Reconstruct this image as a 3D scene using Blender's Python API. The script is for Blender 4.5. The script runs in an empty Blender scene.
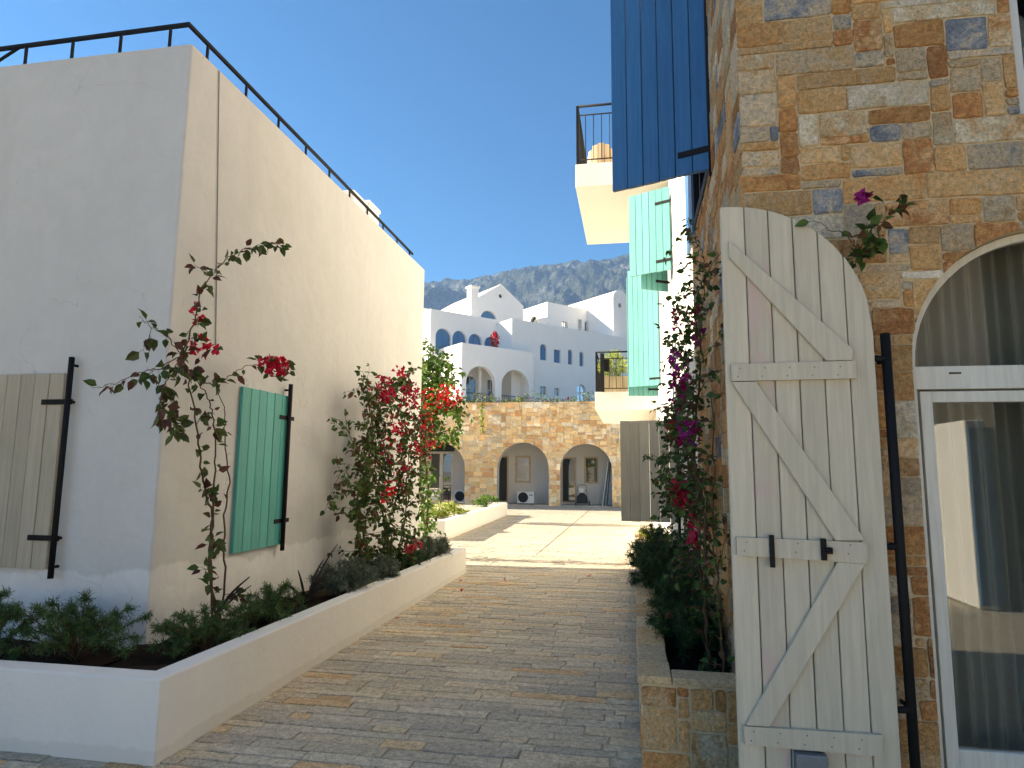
import bpy, math, random
from mathutils import Vector, noise
from mathutils.geometry import tessellate_polygon, delaunay_2d_cdt

SC = bpy.context.scene
COL = SC.collection
V3 = Vector
PI = math.pi
ZUP = V3((0, 0, 1))


def lin(c):
    c /= 255.0
    return c / 12.92 if c <= 0.04045 else ((c + 0.055) / 1.055) ** 2.4


def S(r, g, b):
    return (lin(r), lin(g), lin(b), 1.0)


# ------------------------------------------------------------------ materials
class NT:
    def __init__(self, name):
        self.m = bpy.data.materials.new(name)
        self.m.use_nodes = True
        self.t = self.m.node_tree
        self.t.nodes.clear()
        self.out = self.n('ShaderNodeOutputMaterial')

    def n(self, kind, **kw):
        nd = self.t.nodes.new(kind)
        for k, v in kw.items():
            if k.startswith('i_'):
                nd.inputs[k[2:].replace('_', ' ')].default_value = v
            else:
                setattr(nd, k, v)
        return nd

    def l(self, a, b):
        self.t.links.new(a, b)

    def coord(self):
        return self.n('ShaderNodeTexCoord').outputs['Object']

    def mapped(self, scale, src=None):
        mp = self.n('ShaderNodeMapping')
        mp.inputs['Scale'].default_value = scale
        self.l(src or self.coord(), mp.inputs['Vector'])
        return mp.outputs[0]

    def noise(self, scale, detail=4, rough=0.6, vec=None, dist=0.0):
        nd = self.n('ShaderNodeTexNoise')
        nd.inputs['Scale'].default_value = scale
        nd.inputs['Detail'].default_value = detail
        nd.inputs['Roughness'].default_value = rough
        nd.inputs['Distortion'].default_value = dist
        self.l(vec or self.coord(), nd.inputs['Vector'])
        return nd.outputs['Fac']

    def ramp(self, fac, stops, interp='LINEAR'):
        r = self.n('ShaderNodeValToRGB')
        r.color_ramp.interpolation = interp
        el = r.color_ramp.elements
        while len(el) > 1:
            el.remove(el[-1])
        el[0].position, el[0].color = stops[0]
        for p, c in stops[1:]:
            e = el.new(p)
            e.color = c
        self.l(fac, r.inputs['Fac'])
        return r.outputs['Color']

    def mix(self, fac, a, b, mode='MIX'):
        nd = self.n('ShaderNodeMix', data_type='RGBA', blend_type=mode)
        for sock, v in ((nd.inputs[0], fac), (nd.inputs[6], a), (nd.inputs[7], b)):
            if hasattr(v, 'links'):
                self.l(v, sock)
            else:
                sock.default_value = v
        return nd.outputs[2]

    def math(self, op, a, b=0.0, c=None, clamp=False):
        nd = self.n('ShaderNodeMath', operation=op, use_clamp=clamp)
        for i, v in enumerate((a, b) if c is None else (a, b, c)):
            if hasattr(v, 'links'):
                self.l(v, nd.inputs[i])
            else:
                nd.inputs[i].default_value = v
        return nd.outputs[0]

    def attr(self):
        a = self.n('ShaderNodeAttribute', attribute_name='col')
        return a.outputs['Color']

    def sep(self, c):
        s = self.n('ShaderNodeSeparateXYZ')
        self.l(c, s.inputs[0])
        return s.outputs

    def bump(self, h, strength=0.3, dist=0.01, prev=None):
        b = self.n('ShaderNodeBump')
        b.inputs['Strength'].default_value = strength
        b.inputs['Distance'].default_value = dist
        self.l(h, b.inputs['Height'])
        if prev is not None:
            self.l(prev, b.inputs['Normal'])
        return b.outputs[0]

    def bsdf(self, color, rough=0.7, normal=None, spec=0.3, metal=0.0):
        p = self.n('ShaderNodeBsdfPrincipled')
        for sock, v in (('Base Color', color), ('Roughness', rough), ('Metallic', metal), ('Specular IOR Level', spec)):
            if hasattr(v, 'links'):
                self.l(v, p.inputs[sock])
            else:
                p.inputs[sock].default_value = v
        if normal is not None:
            self.l(normal, p.inputs['Normal'])
        return p.outputs[0]

    def done(self, surf):
        self.l(surf, self.out.inputs['Surface'])
        return self.m


def plaster(name, c, c2, band=None, streak=0.35, bumpy=0.35, grime=None):
    k = NT(name)
    big = k.noise(0.9, 5, 0.6)
    col = k.mix(k.ramp(big, [(0.3, (0, 0, 0, 1)), (0.75, (1, 1, 1, 1))]), c, c2)
    st = k.noise(1.0, 5, 0.65, vec=k.mapped((4.5, 4.5, 0.28)))
    dark = tuple(x * 0.80 for x in c[:3]) + (1,)
    col = k.mix(k.math('MULTIPLY', k.ramp(st, [(0.48, (0, 0, 0, 1)), (0.78, (1, 1, 1, 1))]), streak), col, dark)
    sp = k.noise(42, 3, 0.7)
    col = k.mix(k.math('MULTIPLY', k.ramp(sp, [(0.62, (0, 0, 0, 1)), (0.8, (1, 1, 1, 1))]), 0.18), col, dark)
    if band:
        z = k.sep(k.coord())[2]
        wob = k.noise(1.5, 8, 0.62)
        zz = k.math('ADD', z, k.math('MULTIPLY', wob, -0.42))
        f = k.ramp(zz, [(band[0] - 0.215, (1, 1, 1, 1)), (band[0] - 0.19, (0, 0, 0, 1))])
        col = k.mix(k.math('MULTIPLY', f, 0.75), col, band[1])
    if band:
        wv = k.n('ShaderNodeVectorMath', operation='ADD')
        nz = k.n('ShaderNodeTexNoise')
        nz.inputs['Scale'].default_value = 2.2
        nz.inputs['Detail'].default_value = 5
        k.l(k.coord(), nz.inputs['Vector'])
        k.l(k.coord(), wv.inputs[0])
        k.l(nz.outputs['Color'], wv.inputs[1])
        vo = k.n('ShaderNodeTexVoronoi', feature='DISTANCE_TO_EDGE')
        vo.inputs['Scale'].default_value = 0.55
        k.l(wv.outputs[0], vo.inputs['Vector'])
        ln = k.ramp(vo.outputs['Distance'], [(0.0, (1, 1, 1, 1)), (0.0035, (0, 0, 0, 1))])
        msk = k.ramp(k.noise(0.8, 3, 0.5), [(0.5, (0, 0, 0, 1)), (0.6, (1, 1, 1, 1))])
        col = k.mix(k.math('MULTIPLY', k.math('MULTIPLY', ln, msk), 0.4), col, tuple(x * 0.45 for x in c[:3]) + (1,))
        tro = k.noise(3.3, 6, 0.7, dist=1.2)
        col = k.mix(k.math('MULTIPLY', k.ramp(tro, [(0.42, (1, 1, 1, 1)), (0.62, (0, 0, 0, 1))]), 0.22), col, tuple(x * 0.84 for x in c[:3]) + (1,))
    if grime:
        z = k.sep(k.coord())[2]
        g = k.noise(5, 5, 0.7)
        zz = k.math('ADD', z, k.math('MULTIPLY', g, -grime[1] * 1.6))
        f = k.ramp(zz, [(grime[0], (1, 1, 1, 1)), (grime[0] + grime[1] * 0.6, (0, 0, 0, 1))])
        col = k.mix(k.math('MULTIPLY', f, 0.16), col, grime[2])
    b = k.bump(k.noise(130, 3, 0.7), bumpy * 0.6, 0.004)
    b = k.bump(k.noise(9, 4, 0.55), bumpy, 0.02, b)
    b = k.bump(k.noise(1.7, 2, 0.5), bumpy * 0.5, 0.05, b)
    return k.done(k.bsdf(col, 0.9, b, 0.15))


def stone(name, stops, bump_s=0.6, rough=0.85, mott=0.16, nscale=9.0, bdist=0.012, lift=1.0, var=1.0):
    k = NT(name)
    r, g, bl = k.sep(k.attr())[:3]
    off = k.n('ShaderNodeCombineXYZ')
    for i in range(3):
        k.l(k.math('MULTIPLY', bl, (37.0, 91.0, 53.0)[i]), off.inputs[i])
    va = k.n('ShaderNodeVectorMath', operation='ADD')
    k.l(k.coord(), va.inputs[0])
    k.l(off.outputs[0], va.inputs[1])
    vec = va.outputs[0]
    n1 = k.noise(nscale, 5, 0.65, vec=vec, dist=0.6)
    n2 = k.noise(nscale * 5, 5, 0.75, vec=vec)
    sel = k.math('ADD', r, k.math('MULTIPLY', k.math('SUBTRACT', n1, 0.5), mott * 2))
    col = k.ramp(sel, stops)
    n3 = k.noise(nscale * 13, 3, 0.8, vec=vec)
    spk = k.math('ADD', k.math('MULTIPLY', k.math('SUBTRACT', n2, 0.5), 1.9), k.math('MULTIPLY', k.math('SUBTRACT', n3, 0.5), 1.3))
    val = k.math('MULTIPLY', k.math('MAXIMUM', k.math('ADD', 1.0, spk), 0.3), k.math('ADD', 1.0 - 0.22 * var, k.math('MULTIPLY', g, 0.44 * var)))
    val = k.math('MULTIPLY', val, lift)
    hv = k.n('ShaderNodeHueSaturation')
    k.l(col, hv.inputs['Color'])
    k.l(val, hv.inputs['Value'])
    h = k.math('ADD', k.math('ADD', k.math('MULTIPLY', n2, 0.8), k.math('MULTIPLY', n3, 0.35)), k.noise(nscale * 1.6, 6, 0.7, vec=vec))
    b = k.bump(h, bump_s, bdist)
    return k.done(k.bsdf(hv.outputs[0], rough, b, 0.2))


def painted_wood(name, c, wear=0.25, rough=0.55, stain=None, spec=0.3):
    k = NT(name)
    g = k.sep(k.attr())[1]
    gr = k.noise(1.0, 5, 0.65, vec=k.mapped((38, 38, 2.2)), dist=0.4)
    big = k.noise(2.2, 4, 0.6)
    dk = tuple(x * 0.72 for x in c[:3]) + (1,)
    lt = tuple(min(1, x * 1.2 + 0.012) for x in c[:3]) + (1,)
    col = k.mix(k.ramp(gr, [(0.35, (0, 0, 0, 1)), (0.7, (1, 1, 1, 1))]), c, lt)
    col = k.mix(k.math('MULTIPLY', k.ramp(big, [(0.45, (0, 0, 0, 1)), (0.75, (1, 1, 1, 1))]), wear), col, dk)
    if stain:
        s1 = k.noise(3.2, 5, 0.7, vec=k.mapped((2.0, 2.0, 1.4)))
        col = k.mix(k.math('MULTIPLY', k.math('MULTIPLY', k.ramp(s1, [(0.50, (0, 0, 0, 1)), (0.60, (1, 1, 1, 1))]), 0.7), k.sep(k.attr())[2]), col, stain)
    hv = k.n('ShaderNodeHueSaturation')
    k.l(col, hv.inputs['Color'])
    k.l(k.math('ADD', 0.9, k.math('MULTIPLY', g, 0.2)), hv.inputs['Value'])
    wsp = k.noise(1.0, 6, 0.75, vec=k.mapped((9, 9, 1.6)), dist=1.5)
    b = k.bump(wsp, 0.25, 0.004, k.bump(gr, 0.35, 0.004))
    return k.done(k.bsdf(hv.outputs[0], rough, b, spec))


def leafmat(name, trans=0.3, rough=0.5):
    k = NT(name)
    c = k.attr()
    n1 = k.noise(25, 3, 0.6)
    hv = k.n('ShaderNodeHueSaturation')
    k.l(c, hv.inputs['Color'])
    k.l(k.math('ADD', 0.75, k.math('MULTIPLY', n1, 0.5)), hv.inputs['Value'])
    p = k.bsdf(hv.outputs[0], rough, None, 0.3)
    tr = k.n('ShaderNodeBsdfTranslucent')
    k.l(hv.outputs[0], tr.inputs[0])
    ms = k.n('ShaderNodeMixShader')
    ms.inputs[0].default_value = trans
    k.l(p, ms.inputs[1])
    k.l(tr.outputs[0], ms.inputs[2])
    return k.done(ms.outputs[0])


def simple(name, c, rough=0.5, metal=0.0, var=0.15, scale=20, spec=0.4, bump=0.1):
    k = NT(name)
    n1 = k.noise(scale, 4, 0.65)
    dk = tuple(x * (1 - var) for x in c[:3]) + (1,)
    lt = tuple(min(1, x * (1 + var)) for x in c[:3]) + (1,)
    col = k.mix(n1, dk, lt)
    return k.done(k.bsdf(col, rough, k.bump(n1, bump, 0.004), spec, metal))


def glass(name, tint, refl=1.0, base=0.05):
    k = NT(name)
    fr = k.n('ShaderNodeFresnel')
    fr.inputs[0].default_value = 1.52
    tr = k.n('ShaderNodeBsdfTransparent')
    tr.inputs[0].default_value = tint
    gl = k.n('ShaderNodeBsdfGlossy')
    gl.inputs['Roughness'].default_value = 0.004
    wob = k.bump(k.noise(2.0, 2, 0.5), 0.03, 0.01)
    k.l(wob, gl.inputs['Normal'])
    ms = k.n('ShaderNodeMixShader')
    k.l(k.math('ADD', k.math('MULTIPLY', fr.outputs[0], refl), base, clamp=True), ms.inputs[0])
    k.l(tr.outputs[0], ms.inputs[1])
    k.l(gl.outputs[0], ms.inputs[2])
    return k.done(ms.outputs[0])


def rock_mountain():
    k = NT('mountain_rock')
    n1 = k.noise(0.012, 8, 0.66, dist=0.4)
    n2 = k.noise(0.06, 6, 0.72)
    n3 = k.noise(0.22, 4, 0.7)
    rock = k.mix(n2, S(74, 78, 70), S(150, 146, 134))
    veg = k.mix(n3, S(44, 54, 34), S(74, 82, 54))
    z = k.sep(k.n('ShaderNodeNewGeometry').outputs['Normal'])[2]
    f = k.math('ADD', k.math('ADD', n1, k.math('MULTIPLY', n3, 0.55)), k.math('MULTIPLY', z, 0.12))
    col = k.mix(k.ramp(f, [(0.70, (0, 0, 0, 1)), (0.90, (1, 1, 1, 1))]), rock, veg)
    b = k.bump(n2, 1.0, 12.0)
    b = k.bump(n3, 1.0, 5.0, b)
    return k.done(k.bsdf(col, 0.95, b, 0.05))


M = {}
M['old_plaster'] = plaster('old_plaster', S(206, 205, 199), S(214, 213, 208), band=(0.86, S(238, 236, 231)), streak=0.22)
M['planter_white'] = plaster('planter_white', S(224, 221, 212), S(232, 229, 221), streak=0.15, bumpy=0.3, grime=(-0.03, 0.075, S(160, 146, 120)))
M['white_wall'] = plaster('white_wall', S(242, 236, 226), S(246, 241, 232), streak=0.12, bumpy=0.2)
M['cream_wall'] = plaster('cream_wall', S(226, 220, 208), S(232, 226, 214), streak=0.15, bumpy=0.4)
M['inner_wall'] = plaster('inner_wall', S(206, 202, 194), S(214, 210, 202), streak=0.1, bumpy=0.2)
M['mortar'] = simple('mortar', S(204, 184, 150), 0.95, var=0.16, scale=45, spec=0.1, bump=0.5)
M['slate_joint'] = simple('slate_joint', S(168, 155, 132), 0.95, var=0.25, scale=30, spec=0.1, bump=0.5)
STN = [(0.00, S(116, 122, 128)), (0.06, S(142, 144, 144)), (0.11, S(178, 164, 142)), (0.25, S(200, 178, 144)),
       (0.40, S(202, 164, 114)), (0.58, S(196, 146, 92)), (0.70, S(172, 116, 72)), (0.78, S(198, 156, 108)), (0.90, S(204, 186, 152)), (1.00, S(218, 206, 182))]
M['ashlar'] = stone('ashlar_stone', STN, 1.0, 0.92, 0.30, 9.0, 0.03, lift=1.28)
STF = [(0.00, S(196, 178, 150)), (0.12, S(226, 196, 146)), (0.35, S(234, 198, 140)), (0.6, S(226, 180, 120)), (0.74, S(204, 150, 98)), (0.85, S(236, 208, 160)), (1.0, S(238, 220, 188))]
M['ashlar_pale'] = stone('ashlar_pale', STF, 0.6, 0.9, 0.14, 4.0, 0.02, lift=1.15, var=0.7)
SLT = [(0.00, S(180, 169, 150)), (0.22, S(194, 181, 158)), (0.45, S(202, 187, 161)), (0.66, S(202, 183, 152)), (0.82, S(210, 190, 156)), (0.93, S(212, 182, 140)), (1.0, S(202, 166, 124))]
M['slate'] = stone('slate', SLT, 0.9, 0.8, 0.20, 5.0, 0.014, var=0.6)
CRT = [(0.00, S(170, 160, 142)), (0.5, S(182, 171, 150)), (1.0, S(192, 178, 152))]
M['court_stone'] = stone('court_stone', CRT, 0.4, 0.8, 0.15, 3.0, 0.01, var=0.35)
M['court_joint'] = simple('court_joint', S(160, 149, 130), 0.95, var=0.15, scale=30, spec=0.1)
M['cap_stone'] = stone('cap_stone', [(0.0, S(170, 150, 122)), (0.5, S(198, 172, 132)), (1.0, S(204, 162, 112))], 0.5, 0.85, 0.2, 7.0, 0.008)
M['door_paint'] = painted_wood('door_paint', S(190, 181, 160), 0.12, 0.6, stain=S(206, 178, 168))
M['taupe_paint'] = painted_wood('taupe_paint', S(172, 163, 142), 0.2, 0.6)
M['green_paint'] = painted_wood('green_paint', S(70, 158, 148), 0.2, 0.5)
M['teal_paint'] = painted_wood('teal_paint', S(90, 156, 148), 0.12, 0.5)
M['blue_paint'] = painted_wood('blue_paint', S(44, 102, 150), 0.2, 0.45)
M['frame_paint'] = painted_wood('frame_paint', S(206, 203, 190), 0.1, 0.5)
M['dark_timber'] = painted_wood('dark_timber', S(74, 70, 64), 0.3, 0.7)
M['brown_wood'] = painted_wood('brown_wood', S(186, 160, 124), 0.4, 0.7)
M['black_metal'] = simple('black_metal', S(25, 24, 23), 0.7, 0.0, 0.3, 60, 0.25)
M['grey_metal'] = simple('grey_metal', S(120, 128, 134), 0.45, 0.4, 0.2, 60)
M['black_plastic'] = simple('black_plastic', S(24, 25, 26), 0.5, 0.0, 0.3, 40)
M['cable'] = simple('cable', S(130, 124, 112), 0.7)
M['white_metal'] = simple('white_metal', S(214, 214, 208), 0.5, 0.0, 0.06, 10)
M['soil'] = simple('soil', S(52, 42, 33), 0.98, 0.0, 0.45, 28, 0.05, 0.9)
M['ground'] = simple('ground_earth', S(150, 140, 118), 0.95, 0.0, 0.25, 0.5, 0.05, 0.3)
M['leaf'] = leafmat('leaf', 0.28)
M['petal'] = leafmat('petal', 0.4, 0.6)
M['needle'] = leafmat('needle', 0.15)
M['bark'] = simple('bark', S(96, 76, 58), 0.9, 0.0, 0.3, 50, 0.1, 0.5)
M['dead_leaf'] = simple('dead_leaf', S(30, 28, 27), 0.7, 0.0, 0.4, 30, 0.2, 0.2)
M['curtain'] = simple('curtain', S(190, 184, 172), 0.9, 0.0, 0.08, 14, 0.1, 0.1)
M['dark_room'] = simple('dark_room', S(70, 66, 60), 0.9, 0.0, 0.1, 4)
M['glass'] = glass('window_glass', (0.82, 0.85, 0.84, 1), 1.0, 0.03)
M['far_glass'] = glass('far_glass', (0.35, 0.40, 0.42, 1), 1.6, 0.16)
M['blue_glass'] = simple('blue_pane', S(84, 124, 160), 0.25, 0.0, 0.15, 3, 0.5, 0.02)
M['mountain'] = rock_mountain()
M['sofa'] = simple('sofa_fabric', S(196, 190, 182), 0.95, 0.0, 0.08, 20, 0.1, 0.3)
M['board'] = simple('board', S(150, 165, 170), 0.6, 0.0, 0.1, 5)


# ------------------------------------------------------------------ mesh building
class MB:
    def __init__(self):
        self.v, self.f, self.mi, self.c, self.s = [], [], [], [], []

    def add(self, verts, faces, mi=0, col=(0.5, 0.5, 0.5), sm=False):
        o = len(self.v)
        self.v.extend(tuple(p) for p in verts)
        for f in faces:
            self.f.append(tuple(i + o for i in f))
            self.mi.append(mi)
            self.c.append(col)
            self.s.append(sm)

    def obox(self, P, a, b, c, mi=0, col=(0.5, 0.5, 0.5)):
        P, a, b, c = V3(P), V3(a), V3(b), V3(c)
        if a.cross(b).dot(c) < 0:
            a, b = b, a
        vs = [P, P + a, P + a + b, P + b, P + c, P + a + c, P + a + b + c, P + b + c]
        self.add(vs, [(3, 2, 1, 0), (4, 5, 6, 7), (0, 1, 5, 4), (1, 2, 6, 5), (2, 3, 7, 6), (3, 0, 4, 7)], mi, col)

    def box(self, x0, y0, z0, x1, y1, z1, mi=0, col=(0.5, 0.5, 0.5)):
        self.obox((x0, y0, z0), (x1 - x0, 0, 0), (0, y1 - y0, 0), (0, 0, z1 - z0), mi, col)

    def prism(self, poly, z0, z1, mi=0, col=(0.5, 0.5, 0.5), cap=True, sm=False):
        n = len(poly)
        vs = [(x, y, z0) for x, y in poly] + [(x, y, z1) for x, y in poly]
        fs = [(i, (i + 1) % n, (i + 1) % n + n, i + n) for i in range(n)]
        self.add(vs, fs, mi, col, sm)
        if cap:
            self.add(vs, [tuple(range(n))[::-1], tuple(range(n, 2 * n))], mi, col)

    def extr(self, pts, d, mi=0, col=(0.5, 0.5, 0.5)):
        """closed 3D polygon pts pushed along d"""
        d = V3(d)
        n = len(pts)
        vs = [V3(p) for p in pts] + [V3(p) + d for p in pts]
        fs = [(i, (i + 1) % n, (i + 1) % n + n, i + n) for i in range(n)]
        self.add(vs, fs + [tuple(range(n))[::-1], tuple(range(n, 2 * n))], mi, col)

    def tube(self, pts, r, n=6, mi=0, col=(0.5, 0.5, 0.5), sm=True):
        pts = [V3(p) for p in pts]
        rs = r if isinstance(r, (list, tuple)) else [r] * len(pts)
        vs, fs = [], []
        ref = V3((0.31, 0.17, 0.93)).normalized()
        for i, p in enumerate(pts):
            t = (pts[min(i + 1, len(pts) - 1)] - pts[max(i - 1, 0)])
            t = t.normalized() if t.length > 1e-9 else V3((0, 0, 1))
            if abs(t.dot(ref)) > 0.96:
                ref = V3((0.9, 0.3, 0.1)).normalized()
            a = t.cross(ref).normalized()
            b = t.cross(a)
            for j in range(n):
                q = 2 * PI * j / n
                vs.append(p + (a * math.cos(q) + b * math.sin(q)) * rs[i])
        for i in range(len(pts) - 1):
            for j in range(n):
                fs.append((i * n + j, i * n + (j + 1) % n, (i + 1) * n + (j + 1) % n, (i + 1) * n + j))
        fs.append(tuple(range(n))[::-1])
        fs.append(tuple((len(pts) - 1) * n + j for j in range(n)))
        self.add(vs, fs, mi, col, sm)

    def cyl(self, c, r0, r1, z0, z1, n=16, mi=0, col=(0.5, 0.5, 0.5)):
        self.tube([(c[0], c[1], z0), (c[0], c[1], z1)], [r0, r1], n, mi, col, False)

    def leaf(self, p, d, up, ln, wd, col, fold=0.25):
        d = d.normalized()
        s = d.cross(up)
        if s.length < 1e-4:
            s = d.cross(V3((1, 0, 0)))
        s.normalize()
        nn = s.cross(d)
        r1, r2 = p + d * ln * 0.35 - nn * ln * 0.04, p + d * ln * 0.72 - nn * ln * 0.02
        t = p + d * ln - nn * ln * 0.10
        u = nn * wd * fold
        l1, l2 = p + d * ln * 0.28 + s * wd * 0.5 + u, p + d * ln * 0.62 + s * wd * 0.40 + u * 0.7
        q1, q2 = p + d * ln * 0.28 - s * wd * 0.5 + u, p + d * ln * 0.62 - s * wd * 0.40 + u * 0.7
        self.add([p, r1, r2, t, l1, l2, q1, q2], [(0, 1, 4), (1, 2, 5, 4), (2, 3, 5), (0, 6, 1), (1, 6, 7, 2), (2, 7, 3)], 0, col)

    def sliver(self, p, d, side, ln, w, col):
        self.add([p - side * w, p + side * w, p + d * ln], [(0, 1, 2)], 0, col)

    def build(self, name, mats, parent=None, loc=None, bevel=0.0, seg=2):
        org = V3((0, 0, 0))
        if parent is not None:
            q = parent
            while q is not None:
                org = org + q.location
                q = q.parent
        elif loc is not None:
            org = V3(loc)
        me = bpy.data.meshes.new(name)
        me.from_pydata([(x - org.x, y - org.y, z - org.z) for x, y, z in self.v], [], self.f)
        if not isinstance(mats, (list, tuple)):
            mats = [mats]
        for m in mats:
            me.materials.append(M[m])
        me.polygons.foreach_set('material_index', self.mi)
        me.polygons.foreach_set('use_smooth', self.s)
        at = me.color_attributes.new('col', 'FLOAT_COLOR', 'CORNER')
        buf = []
        for f, c in zip(self.f, self.c):
            buf.extend((c[0], c[1], c[2], 1.0) * len(f))
        at.data.foreach_set('color', buf)
        me.update()
        o = bpy.data.objects.new(name, me)
        COL.objects.link(o)
        if parent is not None:
            o.parent = parent
        else:
            o.location = org
        if bevel > 0:
            b = o.modifiers.new('bevel', 'BEVEL')
            b.width, b.segments, b.limit_method = bevel, seg, 'ANGLE'
            b.angle_limit = math.radians(40)
        return o


def tag(o, label=None, cat=None, group=None, kind=None):
    for k, v in (('label', label), ('category', cat), ('group', group), ('kind', kind)):
        if v:
            o[k] = v
    return o


def thing(name, loc, label, cat, group=None):
    o = bpy.data.objects.new(name, None)
    o.empty_display_size = 0.2
    COL.objects.link(o)
    o.location = loc
    return tag(o, label, cat, group)


def arch(c, r, z0, spring, n=20):
    """2D outline of an arched opening, counterclockwise"""
    pts = [(c - r, z0), (c + r, z0)]
    for i in range(n + 1):
        a = PI * i / n
        pts.append((c + r * math.cos(a), spring + r * math.sin(a)))
    return pts


def rect(x0, z0, x1, z1):
    return [(x0, z0), (x1, z0), (x1, z1), (x0, z1)]


def wall_sheet(mb, P, u, nrm, outline, holes, thick, mi=0, rev_mi=None):
    """vertical wall slab: outline/holes in (u, z); front face at P, body extends along -nrm"""
    P, u, nrm = V3(P), V3(u), V3(nrm)
    loops = [outline] + holes
    flat = [p for lp in loops for p in lp]
    tri = tessellate_polygon([[V3((a, b, 0)) for a, b in lp] for lp in loops])
    fr = [P + u * a + ZUP * b for a, b in flat]
    bk = [q - nrm * thick for q in fr]
    f1, f2 = [], []
    for t in tri:
        a, b, c = (fr[i] for i in t)
        t = tuple(t)
        if (b - a).cross(c - a).dot(nrm) < 0:
            t = t[::-1]
        f1.append(t)
        f2.append(t[::-1])
    mb.add(fr, f1, mi)
    mb.add(bk, f2, mi)
    for lp in loops:
        n = len(lp)
        ring = [P + u * a + ZUP * b for a, b in lp]
        vs = ring + [q - nrm * thick for q in ring]
        mb.add(vs, [(i, (i + 1) % n, (i + 1) % n + n, i + n) for i in range(n)], mi if rev_mi is None or lp is outline else rev_mi)


def in_poly(x, y, poly):
    c = False
    j = len(poly) - 1
    for i in range(len(poly)):
        xi, yi = poly[i]
        xj, yj = poly[j]
        if (yi > y) != (yj > y) and x < (xj - xi) * (y - yi) / (yj - yi) + xi:
            c = not c
        j = i
    return c


def pack(nx, ny, rng, ws, hs):
    g = [[False] * nx for _ in range(ny)]
    out = []
    for y in range(ny):
        for x in range(nx):
            if g[y][x]:
                continue
            w, h = rng.choice(ws), rng.choice(hs)
            if h > 3 and w > 4:
                w = rng.choice((2, 3, 4))
            mw = 0
            while x + mw < nx and not g[y][x + mw] and mw < w:
                mw += 1
            mh = min(h, ny - y)
            if nx - (x + mw) == 1:
                mw = min(mw + 1, nx - x)
                mw = mw if not g[y][x + mw - 1] else mw - 1
            for yy in range(y, y + mh):
                for xx in range(x, x + mw):
                    g[yy][xx] = True
            out.append((x, y, x + mw, y + mh))
    return out


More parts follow.
